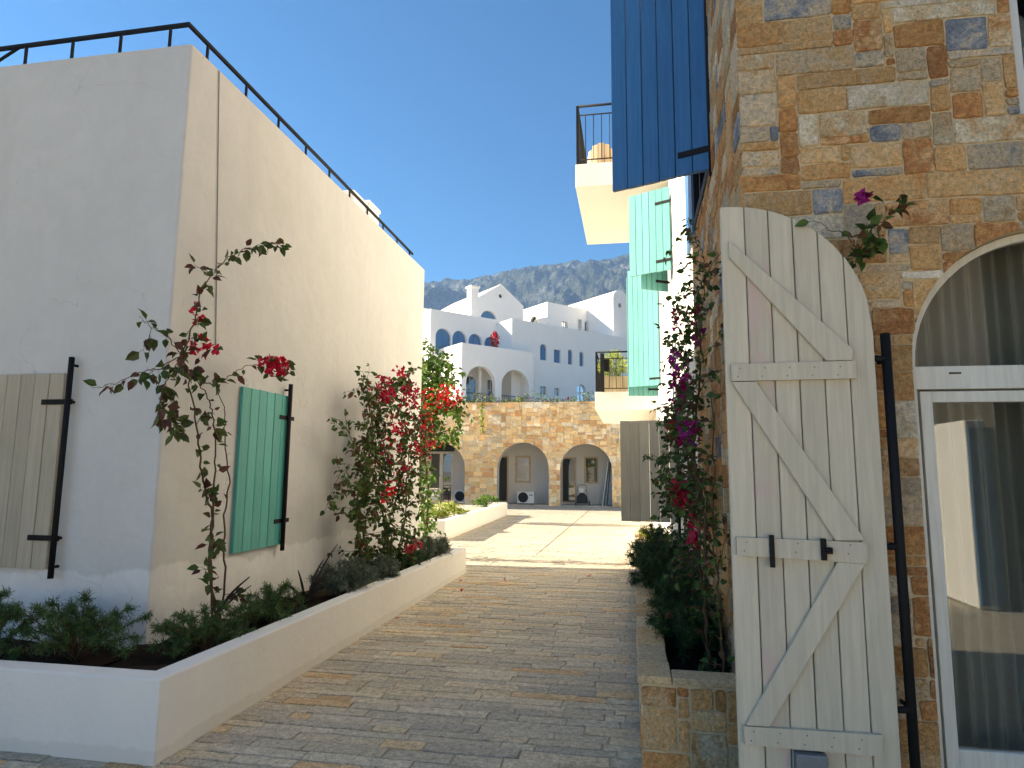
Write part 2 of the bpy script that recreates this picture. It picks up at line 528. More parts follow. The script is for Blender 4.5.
def clad(mb, P, u, nrm, w, h, holes, unit, rng, ws=(2, 3, 4, 5, 6, 7), hs=(1, 2, 2, 3, 3, 4), gap=0.008, depth=0.012, mi=0, up=ZUP,
         jit=0.004, fine=True, palette=None):
    P, u, nrm, up = V3(P), V3(u), V3(nrm), V3(up)
    nx, ny = max(1, round(w / unit[0])), max(1, round(h / unit[1]))
    ux, uy = w / nx, h / ny
    for (a, b, c, d) in pack(nx, ny, rng, ws, hs):
        x0, y0, x1, y1 = a * ux + gap / 2, b * uy + gap / 2, c * ux - gap / 2, d * uy - gap / 2
        r = min(0.25 * min(x1 - x0, y1 - y0), 0.009)
        pts = []
        if fine:
            base = [(x0 + r, y0), (x1 - r, y0), (x1, y0 + r), (x1, y1 - r), (x1 - r, y1), (x0 + r, y1), (x0, y1 - r), (x0, y0 + r)]
            for i, (px, py) in enumerate(base):
                qx, qy = base[(i + 1) % 8]
                pts.append((px + rng.uniform(-jit, jit), py + rng.uniform(-jit, jit)))
                L = math.hypot(qx - px, qy - py)
                if L > 0.12:
                    for k in range(1, 3):
                        pts.append((px + (qx - px) * k / 3 + rng.uniform(-jit, jit), py + (qy - py) * k / 3 + rng.uniform(-jit, jit)))
        else:
            pts = [(px + rng.uniform(-jit, jit), py + rng.uniform(-jit, jit)) for px, py in ((x0, y0), (x1, y0), (x1, y1), (x0, y1))]
        polys = [pts]
        for hl in holes:
            hx0, hx1 = min(p[0] for p in hl), max(p[0] for p in hl)
            hy0, hy1 = min(p[1] for p in hl), max(p[1] for p in hl)
            if x1 < hx0 or x0 > hx1 or y1 < hy0 or y0 > hy1:
                continue
            ins = [in_poly(px, py, hl) for px, py in pts]
            crossing = any(ins) or any(x0 < p[0] < x1 and y0 < p[1] < y1 for p in hl)
            if all(ins):
                polys = []
                break
            if not crossing:
                if in_poly((x0 + x1) / 2, (y0 + y1) / 2, hl):
                    polys = []
                    break
                continue
            n1, n2 = len(pts), len(hl)
            vv = [V3((px, py)).to_2d() for px, py in pts] + [V3((px, py, 0)).to_2d() for px, py in hl] if False else [Vector((px, py)) for px, py in pts + list(hl)]
            ov, oe, of, _a, _b, org = delaunay_2d_cdt(vv, [], [list(range(n1)), list(range(n1, n1 + n2))], 1, 1e-5)
            polys = [[tuple(ov[i]) for i in f] for f, og in zip(of, org) if 0 in og and 1 not in og]
            break
        sel = rng.random()
        col = (palette(rng) if palette else sel, rng.random(), rng.random())
        dd = depth * rng.uniform(0.55, 1.25)
        tx, ty = rng.uniform(-0.012, 0.012), rng.uniform(-0.012, 0.012)
        cx, cy = (x0 + x1) / 2, (y0 + y1) / 2
        if len(polys) == 1:
            pts = polys[0]
            n = len(pts)
            lo = [P + u * a_ + up * b_ - nrm * 0.004 for a_, b_ in pts]
            if fine:
                def sh(a_, b_, e):
                    L = math.hypot(a_ - cx, b_ - cy) or 1
                    return a_ - (a_ - cx) / L * e, b_ - (b_ - cy) / L * e
                md = [P + u * a_ + up * b_ + nrm * (dd * 0.6 + tx * (a_ - cx) + ty * (b_ - cy)) for a_, b_ in pts]
                hi = []
                for a_, b_ in pts:
                    s_, t_ = sh(a_, b_, 0.006)
                    hi.append(P + u * s_ + up * t_ + nrm * (dd + tx * (a_ - cx) + ty * (b_ - cy)))
                vs = lo + md + hi
                fs = [(i, (i + 1) % n, (i + 1) % n + n, i + n) for i in range(n)]
                fs += [(i + n, (i + 1) % n + n, (i + 1) % n + 2 * n, i + 2 * n) for i in range(n)]
                fs.append(tuple(range(2 * n, 3 * n)))
            else:
                hi = [P + u * a_ + up * b_ + nrm * dd for a_, b_ in pts]
                vs = lo + hi
                fs = [(i, (i + 1) % n, (i + 1) % n + n, i + n) for i in range(n)] + [tuple(range(n, 2 * n))]
            mb.add(vs, fs, mi, col)
        else:
            for pl in polys:
                n = len(pl)
                lo = [P + u * a_ + up * b_ - nrm * 0.004 for a_, b_ in pl]
                hi = [P + u * a_ + up * b_ + nrm * dd for a_, b_ in pl]
                mb.add(lo + hi, [(i, (i + 1) % n, (i + 1) % n + n, i + n) for i in range(n)] + [tuple(range(n, 2 * n))], mi, col)


def planks(mb, P, u, nrm, width, z0, z1, n, thick, rng, top=None, gap=0.005, stainset=()):
    """vertical boards; P is the lower left front corner line (z ignored), boards run along u, body along -nrm; top(a) gives the upper edge"""
    P, u, nrm = V3((P[0], P[1], 0)), V3(u), V3(nrm)
    bw = width / n
    for i in range(n):
        a0, a1 = i * bw + (gap / 2 if i else 0), (i + 1) * bw - (gap / 2 if i < n - 1 else 0)
        dz = rng.uniform(-0.003, 0.003)
        dn = rng.uniform(-0.002, 0.002)
        col = (rng.random(), rng.random(), 1.0 if i in stainset else 0.0)
        c = 0.004
        if top is None:
            tp = [(a1, z1 + dz), (a0, z1 + dz)]
        else:
            tp = [(a1 + (a0 - a1) * k / 6, top(a1 + (a0 - a1) * k / 6)) for k in range(7)]
        outl = [(a0, z0 + dz), (a1, z0 + dz)] + tp
        m = (a0 + a1) / 2
        front = [P + u * (a + (c if a < m - bw * 0.4 else -c if a > m + bw * 0.4 else 0)) + ZUP * b + nrm * dn for a, b in outl]
        side = [P + u * a + ZUP * b + nrm * (dn - c) for a, b in outl]
        back = [P + u * a + ZUP * b - nrm * thick for a, b in outl]
        k = len(outl)
        fs = [tuple(range(k))]
        fs += [(j, j + k, (j + 1) % k + k, (j + 1) % k) for j in range(k)]
        fs += [(j + k, j + 2 * k, (j + 1) % k + 2 * k, (j + 1) % k + k) for j in range(k)]
        fs.append(tuple(range(2 * k, 3 * k))[::-1])
        mb.add(front + side + back, fs, 0, col)


def strap(mb, P, u, nrm, length, z, hgt=0.04, th=0.008):
    P, u, nrm = V3((P[0], P[1], z - hgt / 2)), V3(u), V3(nrm)
    mb.obox(P, u * length, nrm * th, ZUP * hgt)
    for k in range(3):
        c = P + u * (length * (0.15 + 0.33 * k)) + nrm * th + ZUP * hgt / 2
        mb.tube([c, c + nrm * 0.004], 0.006, 6)


def smooth_path(pts, n=6):
    pts = [V3(p) for p in pts]
    if len(pts) < 3:
        return pts
    out = []
    q = [pts[0]] + pts + [pts[-1]]
    for i in range(1, len(q) - 2):
        for k in range(n):
            t = k / n
            a, b, c, d = q[i - 1], q[i], q[i + 1], q[i + 2]
            out.append(0.5 * ((2 * b) + (c - a) * t + (2 * a - 5 * b + 4 * c - d) * t * t + (3 * b - a - 3 * c + d) * t ** 3))
    out.append(pts[-1])
    return out


def rdir(rng):
    while True:
        d = V3((rng.uniform(-1, 1), rng.uniform(-1, 1), rng.uniform(-1, 1)))
        if 0.05 < d.length < 1:
            return d.normalized()


def gcol(rng, kind):
    if kind == 'boug':
        b = rng.choice((S(76, 104, 46), S(60, 88, 40), S(90, 112, 52), S(104, 76, 50), S(54, 78, 38)))
    elif kind == 'boug_red':
        b = rng.choice((S(78, 88, 42), S(92, 58, 42), S(84, 50, 40), S(64, 88, 38), S(60, 80, 36), S(84, 92, 48)))
    elif kind == 'bright':
        b = rng.choice((S(74, 112, 40), S(96, 132, 52), S(58, 96, 36), S(120, 150, 62)))
    elif kind == 'crimson':
        b = rng.choice((S(198, 24, 54), S(214, 36, 68), S(172, 18, 48), S(222, 60, 92)))
    elif kind == 'wine':
        b = rng.choice((S(168, 22, 52), S(186, 34, 66), S(142, 18, 44), S(196, 58, 84)))
    elif kind == 'scarlet':
        b = rng.choice((S(214, 24, 36), S(228, 44, 54), S(196, 20, 40), S(232, 70, 74)))
    elif kind == 'magenta':
        b = rng.choice((S(150, 34, 120), S(172, 48, 146), S(128, 26, 96), S(150, 24, 80)))
    elif kind == 'juniper':
        b = rng.choice((S(66, 92, 50), S(80, 108, 56), S(54, 78, 44), S(96, 122, 68)))
    elif kind == 'dark_juniper':
        b = rng.choice((S(40, 66, 34), S(52, 82, 38), S(32, 54, 30), S(66, 96, 46)))
    elif kind == 'lavender':
        b = rng.choice((S(92, 104, 84), S(106, 116, 98), S(76, 92, 68), S(118, 124, 110)))
    elif kind == 'yellow':
        b = rng.choice((S(142, 156, 62), S(168, 174, 82), S(116, 136, 54), S(186, 190, 96)))
    elif kind == 'olive':
        b = rng.choice((S(92, 104, 72), S(112, 122, 88), S(74, 88, 58)))
    else:
        b = S(70, 96, 44)
    f = rng.uniform(0.75, 1.25)
    return (b[0] * f, b[1] * f, b[2] * f)


def climber(name, loc, label, group, stems, flowers, rng, leaf=0.075, kind='boug', twig=(0.08, 0.26), lean=V3((0.5, 0, -0.2)), fk='crimson', bark='bark'):
    """stems: (points, base radius, leaves per metre, twigs per metre); flowers: (centre, radii, clusters, colour kind)"""
    t = thing(name, loc, label, 'climbing plant', group)
    st, fo = MB(), MB()

    def put(p, d0):
        d = (d0 * 0.5 + rdir(rng) * 0.9 + lean * 0.5 + V3((0, 0, -0.35))).normalized()
        ln = leaf * rng.uniform(0.55, 1.2)
        p2 = p + d * ln * 0.3
        st.tube([p, p2], 0.0012, 3)
        fo.leaf(p2, d, (lean * 0.7 + V3((0, 0, 0.6)) + rdir(rng) * 0.8), ln, ln * rng.uniform(0.55, 0.75), gcol(rng, kind), rng.uniform(0.05, 0.4))

    for pts, r0, lpm, tpm in stems:
        sp = smooth_path(pts, 7)
        for i in range(1, len(sp) - 1):
            sp[i] = sp[i] + rdir(rng) * 0.010
        n = len(sp)
        st.tube(sp, [r0 * (1 - 0.72 * i / n) for i in range(n)], 6)
        acc, acct = 0.0, 0.0
        for i in range(n - 1):
            L = (sp[i + 1] - sp[i]).length
            td = (sp[i + 1] - sp[i]).normalized() if L > 1e-6 else ZUP
            acc += L * lpm
            acct += L * tpm
            while acc > rng.random():
                acc -= 1
                put(sp[i].lerp(sp[i + 1], rng.random()), td)
            while acct > rng.random():
                acct -= 1
                p = sp[i].lerp(sp[i + 1], rng.random())
                d = (rdir(rng) + lean * 0.5 + td * 0.5).normalized()
                ln = rng.uniform(*twig)
                tp = [p]
                for k in range(4):
                    d = (d + rdir(rng) * 0.3 + V3((0, 0, -0.12))).normalized()
                    tp.append(tp[-1] + d * ln / 4)
                st.tube(tp, [0.003, 0.0027, 0.0022, 0.0018, 0.001], 4)
                for k in range(1, 5):
                    for _ in range(2):
                        put(tp[k], d)
    for c, rad, cnt, fkind in flowers:
        c = V3(c)
        fl = MB()
        for _ in range(cnt):
            d = rdir(rng)
            q = rng.random() ** 0.5
            p = c + V3((d.x * rad[0], d.y * rad[1], d.z * rad[2])) * q
            up = rdir(rng)
            fc = gcol(rng, fkind)
            sz = rng.uniform(0.028, 0.042)
            a0 = rng.random() * 6.28
            s = up.cross(V3((0.3, 0.5, 0.8))).normalized()
            w = up.cross(s)
            for k in range(3):
                a = a0 + k * 2.094
                dd = (s * math.cos(a) + w * math.sin(a) + up * 0.55)
                fl.leaf(p, dd, up, sz, sz * 0.8, fc, 0.15)
        fl.build('flower_cluster', 'petal', t)
        for _ in range(cnt // 6):
            d = rdir(rng)
            put(c + V3((d.x * rad[0], d.y * rad[1], d.z * rad[2])) * 0.9, d)
    st.build('stem', bark, t)
    fo.build('foliage', 'leaf', t)
    return t


def conifer_shrub(name, loc, label, group, rng, rx, ry, hgt, nb=60, nn=46, kind='juniper', needle=0.03, cat='shrub', upr=0.5):
    t = thing(name, loc, label, cat, group)
    st, fo = MB(), MB()
    b = V3(loc)
    for i in range(nb):
        a = rng.random() * 2 * PI
        rr = math.sqrt(rng.random())
        end = b + V3((math.cos(a) * rx * rr, math.sin(a) * ry * rr, hgt * (0.25 + 0.75 * rng.random() * (1.1 - upr * rr))))
        start = b + V3((rng.uniform(-0.04, 0.04), rng.uniform(-0.04, 0.04), 0))
        mid = start.lerp(end, 0.5) + V3((0, 0, hgt * rng.uniform(0.0, 0.2)))
        tip = end + (end - mid) * 0.25 + V3((0, 0, -0.02))
        sp = smooth_path([start, mid, end, tip], 6)
        st.tube(sp, [0.006 * (1 - 0.8 * k / len(sp)) for k in range(len(sp))], 4)
        for k in range(nn):
            q = 0.22 + 0.78 * rng.random()
            f = q * (len(sp) - 1)
            j = min(int(f), len(sp) - 2)
            p = sp[j].lerp(sp[j + 1], f - j)
            td = (sp[j + 1] - sp[j]).normalized()
            d0 = (td * 0.9 + rdir(rng)).normalized()
            col = gcol(rng, kind)
            tl = rng.uniform(0.03, 0.08) * (needle / 0.03)
            # a little spray: a twig with paired needles
            for e in range(5):
                pp = p + d0 * tl * e / 5
                for _ in range(2):
                    dn = (d0 * 0.8 + rdir(rng) * 0.8).normalized()
                    fo.sliver(pp, dn, dn.cross(rdir(rng)).normalized(), needle * rng.uniform(0.6, 1.1), needle * 0.085, col)
    st.build('stem', 'bark', t)
    fo.build('foliage', 'needle', t)
    return t


def leafy_bush(name, loc, label, group, rng, r, n, leaf, kind, cat='shrub', narrow=0.5, stems=9):
    t = thing(name, loc, label, cat, group)
    st, fo = MB(), MB()
    b = V3(loc)
    for i in range(stems):
        d = rdir(rng)
        e = b + V3((d.x * r[0] * 0.8, d.y * r[1] * 0.8, r[2] * (0.8 + 0.7 * abs(d.z))))
        m = b.lerp(e, 0.5) + V3((d.x, d.y, 0)) * 0.04
        st.tube(smooth_path([b, m, e], 4), 0.007, 4)
    clumps = []
    for i in range(max(6, n // 40)):
        d = rdir(rng)
        clumps.append((b + V3((0, 0, r[2])) + V3((d.x * r[0], d.y * r[1], d.z * r[2])) * rng.uniform(0.45, 1.0), rng.uniform(0.25, 0.5)))
    for i in range(n):
        c, s = rng.choice(clumps)
        d = rdir(rng)
        p = c + V3((d.x * r[0], d.y * r[1], d.z * r[2])) * s * rng.random() ** 0.4
        out = (p - b - V3((0, 0, r[2] * 0.6)))
        out = out.normalized() if out.length > 1e-4 else ZUP
        ln = leaf * rng.uniform(0.6, 1.25)
        fo.leaf(p, (out + rdir(rng) * 0.8).normalized(), rdir(rng) + ZUP, ln, ln * narrow, gcol(rng, kind), 0.2)
    st.build('stem', 'bark', t)
    fo.build('foliage', 'leaf', t)
    return t


R = random.Random
X, Y = V3((1, 0, 0)), V3((0, 1, 0))

# ================================================================== SETTING
mb = MB()
N = 24
ring = [(2600 * math.cos(2 * PI * i / N), 2600 * math.sin(2 * PI * i / N), -0.03) for i in range(N)]
mb.add(ring, [tuple(range(N))])
tag(mb.build('ground', 'ground'), kind='structure')

rng = R(11)


def pave(name, x0, y0, x1, y1, z, mats, rowh, lens, gap, depth, seedcol, fine):
    mb = MB()
    mb.add([(x0, y0, z), (x1, y0, z), (x1, y1, z), (x0, y1, z)], [(0, 1, 2, 3)], 1)
    y = y0
    while y < y1 - 0.03:
        h = rng.uniform(*rowh)
        x = x0 - rng.uniform(0, lens[1])
        while x < x1:
            w = rng.uniform(*lens)
            if rng.random() < 0.2:
                w *= 0.5
            a0, a1 = max(x, x0) + gap / 2, min(x + w, x1) - gap / 2
            if a1 - a0 > 0.03:
                b0, b1 = y + gap / 2, min(y + h, y1) - gap / 2
                j = 0.006 if fine else 0.004
                mid = 2 if fine and a1 - a0 > 0.2 else 0
                lo, up_ = [], []
                for k in range(mid + 2):
                    q = k / (mid + 1)
                    lo.append((a0 + (a1 - a0) * q + rng.uniform(-j, j), b0 + rng.uniform(-j, j)))
                    up_.append((a0 + (a1 - a0) * q + rng.uniform(-j, j), b1 + rng.uniform(-j, j)))
                outl = lo + up_[::-1]
                zz = z + depth * rng.uniform(0.5, 1.2)
                cx, cy = (a0 + a1) / 2, (b0 + b1) / 2
                tx, ty = rng.uniform(-0.008, 0.008), rng.uniform(-0.02, 0.02)
                n = len(outl)
                e = 0.004
                vb = [(p, q, z - 0.002) for p, q in outl]
                vm = [(p, q, zz - 0.003 + tx * (p - cx) + ty * (q - cy)) for p, q in outl]
                vt = [(p + (e if p < cx else -e), q + (e if q < cy else -e), zz + tx * (p - cx) + ty * (q - cy)) for p, q in outl]
                fs = [(i, (i + 1) % n, (i + 1) % n + n, i + n) for i in range(n)] + [(i + n, (i + 1) % n + n, (i + 1) % n + 2 * n, i + 2 * n) for i in range(n)] + [tuple(range(2 * n, 3 * n))]
                mb.add(vb + vm + vt, fs, 0, (seedcol(rng, cx), rng.random(), rng.random()))
            x += w
        y += h
    return tag(mb.build(name, mats), kind='structure')


def slate_sel(r, x):
    q = r.random()
    if r.random() < (0.15 if x < -1.3 else 0.06):
        return r.uniform(0.82, 1.0)
    return q * 0.72


pave('alley_paving', -4.6, 1.2, 3.2, 11.3, -0.012, ['slate', 'slate_joint'], (0.085, 0.14), (0.2, 0.68), 0.008, 0.009, slate_sel, True)
pave('court_paving', -16, 11.3, 2.5, 34.0, -0.012, ['court_stone', 'court_joint'], (0.10, 0.16), (0.3, 0.9), 0.012, 0.010, lambda r, x: r.random(), False)
mb = MB()
mb.add([(-30, -30, -0.014), (14, -30, -0.014), (14, 1.2, -0.014), (-30, 1.2, -0.014)], [(0, 1, 2, 3)], 0, (0.5, 0.5, 0.5))
tag(mb.build('street_paving', 'court_stone'), kind='structure')
mb = MB()
mb.box(-1.915, 13.3, -0.004, -1.893, 31.5, 0.0035)
tag(mb.build('drain_channel', 'cable'), kind='structure')


# mountain: heightfield in polar layout round the place, its crest about 900 m off
def crest(az):
    t = math.degrees(az)
    tab = [(-75, 60), (-50, 120), (-34, 205), (-25, 228), (-17.5, 252), (-15.8, 255), (-13.8, 257), (-12, 262), (-9.6, 266), (-8, 270), (-5.4, 273), (-2.8, 279), (0, 281),
           (6, 290), (14, 300), (28, 270), (45, 200), (75, 80)]
    for (a, h), (b, g) in zip(tab, tab[1:]):
        if a <= t <= b:
            return h + (g - h) * (t - a) / (b - a)
    return 60


azs = []
a = -75.0
while a < 75:
    azs.append(math.radians(a))
    a += 0.07 if -19 < a < 1.5 else 1.2
NR = 190
mb = MB()
vs = []
for az in azs:
    hc = crest(az)
    for j in range(NR):
        q = j / (NR - 1)
        d = 420 + 620 * q
        tt = min(1.0, (d - 420) / 480)
        prof = tt * tt * (3 - 2 * tt) * 0.55 + tt * 0.45 if d <= 900 else 1.0 - 0.5 * ((d - 900) / 140) ** 1.3
        x, y = d * math.sin(az), d * math.cos(az)
        rid = 1 - abs(noise.fractal(V3((x * 0.006, y * 0.006, 3.3)), 1.0, 2.1, 5))
        fb = noise.fractal(V3((x * 0.02, y * 0.02, 7.7)), 0.9, 2.2, 5)
        amp = math.sin(PI * min(1, tt)) * 34
        z = (hc * 1.065 + 4) * prof + (rid - 0.75) * amp * 1.5 + fb * (4 + amp * 0.28) + noise.fractal(V3((x * 0.07, y * 0.07, 1.1)), 0.7, 2.2, 4) * 4.5 - 6
        vs.append((x, y, z))
fs = [(i * NR + j, (i + 1) * NR + j, (i + 1) * NR + j + 1, i * NR + j + 1) for i in range(len(azs) - 1) for j in range(NR - 1)]
mb.add(vs, fs, 0, (0.5, 0.5, 0.5), True)
tag(mb.build('mountain', 'mountain'), kind='structure')

# ================================================================== LEFT HOUSE
HX, HY, HZ = -3.43, 4.34, 4.98
house = thing('plastered_house', (-5.5, 7.4, 0), 'pale grey plastered house with black roof rail, filling the left side of the alley', 'house')
mb = MB()


def rounded(x0, y0, x1, y1, r, n=5):
    out = []
    for cx, cy, a0 in ((x1 - r, y0 + r, -90), (x1 - r, y1 - r, 0), (x0 + r, y1 - r, 90), (x0 + r, y0 + r, 180)):
        for i in range(n + 1):
            a = math.radians(a0 + 90 * i / n)
            out.append((cx + r * math.cos(a), cy + r * math.sin(a)))
    return out


mb.prism(rounded(-8.1, HY, HX, 10.40, 0.02), 0.0, HZ)
mb.build('wall', 'old_plaster', house, bevel=0.015)
mb = MB()
mb.box(-8.0, 10.40, 0.0, -4.25, 11.24, 4.9)  # unseen annex, added to carry the house's shade farther along the paving
mb.build('added_annex_wall', 'old_plaster', house, bevel=0.012)
for k, (y0, y1) in enumerate(((9.80, 10.3), (10.45, 10.92))):
    mb = MB()
    mb.box(-5.15, y0, 4.86 if k else 4.98, -4.5, y1, 6.16 + 0.1 * k)
    mb.box(-5.18, y0 - 0.03, 6.16 + 0.1 * k, -4.48, y1 + 0.03, 6.22 + 0.1 * k)
    mb.build('chimney', 'white_wall', house, bevel=0.01)
rail = MB()
zt = 5.20
p = [(-8.0, 4.42, zt), (-3.535, 4.42, zt + 0.02), (-3.52, 10.0, zt - 0.06)]
for a_, b_ in zip(p, p[1:]):
    a_, b_ = V3(a_), V3(b_)
    d = (b_ - a_).normalized()
    sd = d.cross(ZUP).normalized()
    rail.obox(a_ - sd * 0.014 - ZUP * 0.014 - d * 0.014, d * ((b_ - a_).length + 0.028), sd * 0.028, ZUP * 0.028)
rl = rail.build('railing', 'black_metal', house)
for k in range(10):
    post = MB()
    xx = -3.70 - 0.465 * k
    post.box(xx - 0.009, 4.411, 4.90, xx + 0.009, 4.429, zt - 0.006)
    post.build('rail_post', 'black_metal', rl)
for k in range(10):
    post = MB()
    yy = 4.66 + 0.58 * k
    post.box(-3.536, yy - 0.009, 4.90, -3.518, yy + 0.009, zt - 0.03 - 0.06 * (yy - 4.42) / 5.6 + 0.02)
    post.build('rail_post', 'black_metal', rl)
mb = MB()
mb.tube([(-5.18, 4.42, 5.2), (-5.6, 4.42, 4.98)], 0.014, 6)
mb.build('rail_brace', 'black_metal', rl)
mb = MB()
mb.tube([(-3.424, 4.69 + 0.21 * i / 8, 4.97 - 2.35 * i / 8) for i in range(9)], 0.004, 5)
mb.build('wall_cable', 'cable', house)


def wall_shutter(parent, P, u, nrm, width, z0, z1, n, mat, hinge_end, label, seed, bar=(0, 0)):
    r_ = R(seed)
    P, u, nrm = V3(P), V3(u), V3(nrm)
    b = MB()
    planks(b, P + nrm * 0.035, u, nrm, width, z0, z1, n, 0.03, r_)
    sh = b.build('shutter', mat, parent)
    sh['label'] = label
    for z in (z0 + 0.225, z1 - 0.22):
        s = MB()
        e = hinge_end
        a0 = P + u * (width - 0.17) if e > 0 else P + u * (-0.03)
        strap(s, a0 + nrm * 0.036, u, nrm, 0.27, z)
        s.build('hinge_strap', 'black_metal', sh)
    s = MB()
    hp = P + u * (width + bar[0])
    s.tube([hp + nrm * 0.06 + ZUP * (z0 - 0.06), hp + nrm * 0.06 + ZUP * (z1 + 0.12)], 0.021, 8)
    for z in (z0 + 0.02, z0 + 0.225, z1 - 0.22, z1 + 0.06):
        s.tube([hp - nrm * 0.005 + ZUP * z, hp + nrm * 0.06 + ZUP * z], 0.011, 6)
    s.build('locking_bar', 'black_metal', sh)
    return sh


wall_shutter(house, (-5.05, HY, 0), X, -Y, 0.77, 0.86, 2.32, 6, 'taupe_paint', 1, 'beige board shutter on the front face', 3, (0.08, 0))
wall_shutter(house, (HX, 5.29, 0), Y, X, 0.805, 0.885, 2.335, 6, 'green_paint', 1, 'sea green board shutter facing the alley', 4, (-0.03, 0))

# ================================================================== LEFT PLANTER
pl = thing('low_planter', (-3.0, 6.9, 0), 'long white rendered planter along the foot of the grey plastered house', 'planter')
mb = MB()
t_ = 0.15
# outer wall runs along the alley with a gently sloping top (0.445 near, 0.38 far)


def slopewall(mb, poly, zs):
    n = len(poly)
    vsx = [(x, y, -0.02) for x, y in poly] + [(x, y, zs(y)) for x, y in poly]
    mb.add(vsx, [(i, (i + 1) % n, (i + 1) % n + n, i + n) for i in range(n)] + [tuple(range(n))[::-1], tuple(range(n, 2 * n))])


zs = lambda y: 0.445 - 0.065 * (y - 3.43) / 7.17
Lp = [(-9.0, 3.43), (-2.595, 3.43), (-2.672, 10.60), (-3.42, 10.60), (-3.42, 10.60 - t_), (-2.672 - t_, 10.60 - t_), (-2.595 - t_, 3.43 + t_), (-9.0, 3.43 + t_)]
slopewall(mb, Lp, zs)
mb.build('planter_wall', 'planter_white', pl, bevel=0.012)
mb = MB()
rg = R(5)
nx_, ny_ = 14, 90
pts = []
for j in range(ny_ + 1):
    for i in range(nx_ + 1):
        y = 3.5 + (10.5 - 3.5) * j / ny_
        x = -3.5 + (-2.68 + 3.5) * i / nx_
        pts.append((x, y, 0.335 + 0.06 * noise.fractal(V3((x * 3, y * 3, 0)), 0.8, 2, 4) - 0.02 * j / ny_))
mb.add(pts, [(j * (nx_ + 1) + i, j * (nx_ + 1) + i + 1, (j + 1) * (nx_ + 1) + i + 1, (j + 1) * (nx_ + 1) + i) for j in range(ny_) for i in range(nx_)], 0, (0.5, 0.5, 0.5), True)
pts = []
for j in range(13):
    for i in range(61):
        y, x = 3.5 + 0.9 * j / 12, -9.0 + 5.6 * i / 60
        pts.append((x, y, 0.34 + 0.06 * noise.fractal(V3((x * 3, y * 3, 4)), 0.8, 2, 4)))
mb.add(pts, [(j * 61 + i, j * 61 + i + 1, (j + 1) * 61 + i + 1, (j + 1) * 61 + i) for j in range(12) for i in range(60)], 0, (0.5, 0.5, 0.5), True)
mb.build('planting_soil', 'soil', pl)

# second planter farther along
pl2 = thing('low_planter', (-5.2, 19, 0), 'white planter farther along the alley, with a yellow-green and a dark green shrub', 'planter')
mb = MB()
Lp = [(-8.2, 15.0), (-4.36, 15.25), (-4.68, 24.75), (-5.6, 24.75), (-5.6, 24.6), (-4.83, 24.6), (-4.52, 15.4), (-8.2, 15.15)]
slopewall(mb, Lp, lambda y: 0.46)
mb.build('planter_wall', 'planter_white', pl2, bevel=0.012)
mb = MB()
mb.add([(-8.2, 15.15, 0.36), (-4.5, 15.38, 0.36), (-4.8, 24.62, 0.36), (-8.2, 24.62, 0.36)], [(0, 1, 2, 3)])
mb.build('gravel_fill', 'court_stone', pl2)
leafy_bush('shrub', (-5.15, 17.6, 0.38), 'yellow-green low shrub in the farther white planter', None, R(21), (0.62, 0.7, 0.17), 1100, 0.09, 'yellow')
leafy_bush('shrub', (-5.25, 23.6, 0.38), 'dark green low shrub at the far end of the farther white planter', None, R(22), (0.42, 0.5, 0.19), 900, 0.08, 'bright')

# ================================================================== LEFT PLANTS
G = 'bougainvilleas climbing the alley walls'
climber('bougainvillea', (-3.15, 4.7, 0.36), 'sparse tall bougainvillea at the near corner of the grey house, crimson spray over the shutter', G, [
    ([(-3.15, 4.72, 0.32), (-3.15, 4.73, 0.54), (-3.15, 4.61, 0.85), (-3.15, 4.61, 1.22), (-3.15, 4.47, 1.52), (-3.15, 4.36, 1.89), (-3.15, 4.24, 2.20), (-3.12, 4.10, 2.44)], 0.013, 20, 2),
    ([(-3.12, 4.65, 0.40), (-3.10, 4.56, 0.94), (-3.10, 4.53, 1.30), (-3.10, 4.53, 1.60), (-3.10, 4.47, 1.97), (-3.10, 4.36, 2.15), (-3.10, 4.15, 2.29)], 0.010, 12, 2),
    ([(-3.14, 4.76, 0.36), (-3.10, 4.74, 0.8), (-3.10, 4.68, 1.2), (-3.10, 4.72, 1.5), (-3.10, 4.62, 1.8), (-3.10, 4.60, 2.05), (-3.10, 4.45, 2.25)], 0.009, 2, 0.5),
    ([(-3.10, 4.07, 2.41), (-3.10, 4.18, 2.67), (-3.10, 4.21, 2.86), (-3.10, 4.33, 3.05), (-3.10, 4.56, 3.28), (-3.10, 4.91, 3.48), (-3.10, 5.19, 3.60)], 0.006, 34, 2),
    ([(-3.10, 4.07, 2.39), (-3.10, 3.88, 2.50), (-3.10, 3.74, 2.53), (-3.10, 3.64, 2.57)], 0.004, 20, 1),
    ([(-3.00, 3.94, 2.37), (-3.00, 3.74, 2.25), (-3.00, 3.57, 2.19), (-3.00, 3.40, 2.11), (-3.00, 3.21, 2.05)], 0.004, 20, 1),
    ([(-3.10, 4.17, 2.27), (-3.10, 4.42, 2.23), (-3.10, 4.58, 2.30), (-3.10, 4.83, 2.43), (-3.10, 5.17, 2.51), (-3.10, 5.54, 2.59)], 0.005, 10, 0.5),
    ([(-3.05, 3.99, 2.34), (-3.05, 3.86, 2.15), (-3.05, 3.82, 2.04), (-3.05, 3.95, 1.93), (-3.05, 4.04, 1.83)], 0.004, 34, 8),
], [((-3.05, 5.20, 2.50), (0.10, 0.22, 0.09), 110, 'crimson'), ((-3.08, 4.28, 2.50), (0.08, 0.13, 0.10), 26, 'crimson'), ((-3.1, 4.2, 2.75), (0.05, 0.06, 0.1), 10, 'crimson')],
    R(31), 0.082, 'boug_red', (0.06, 0.18))
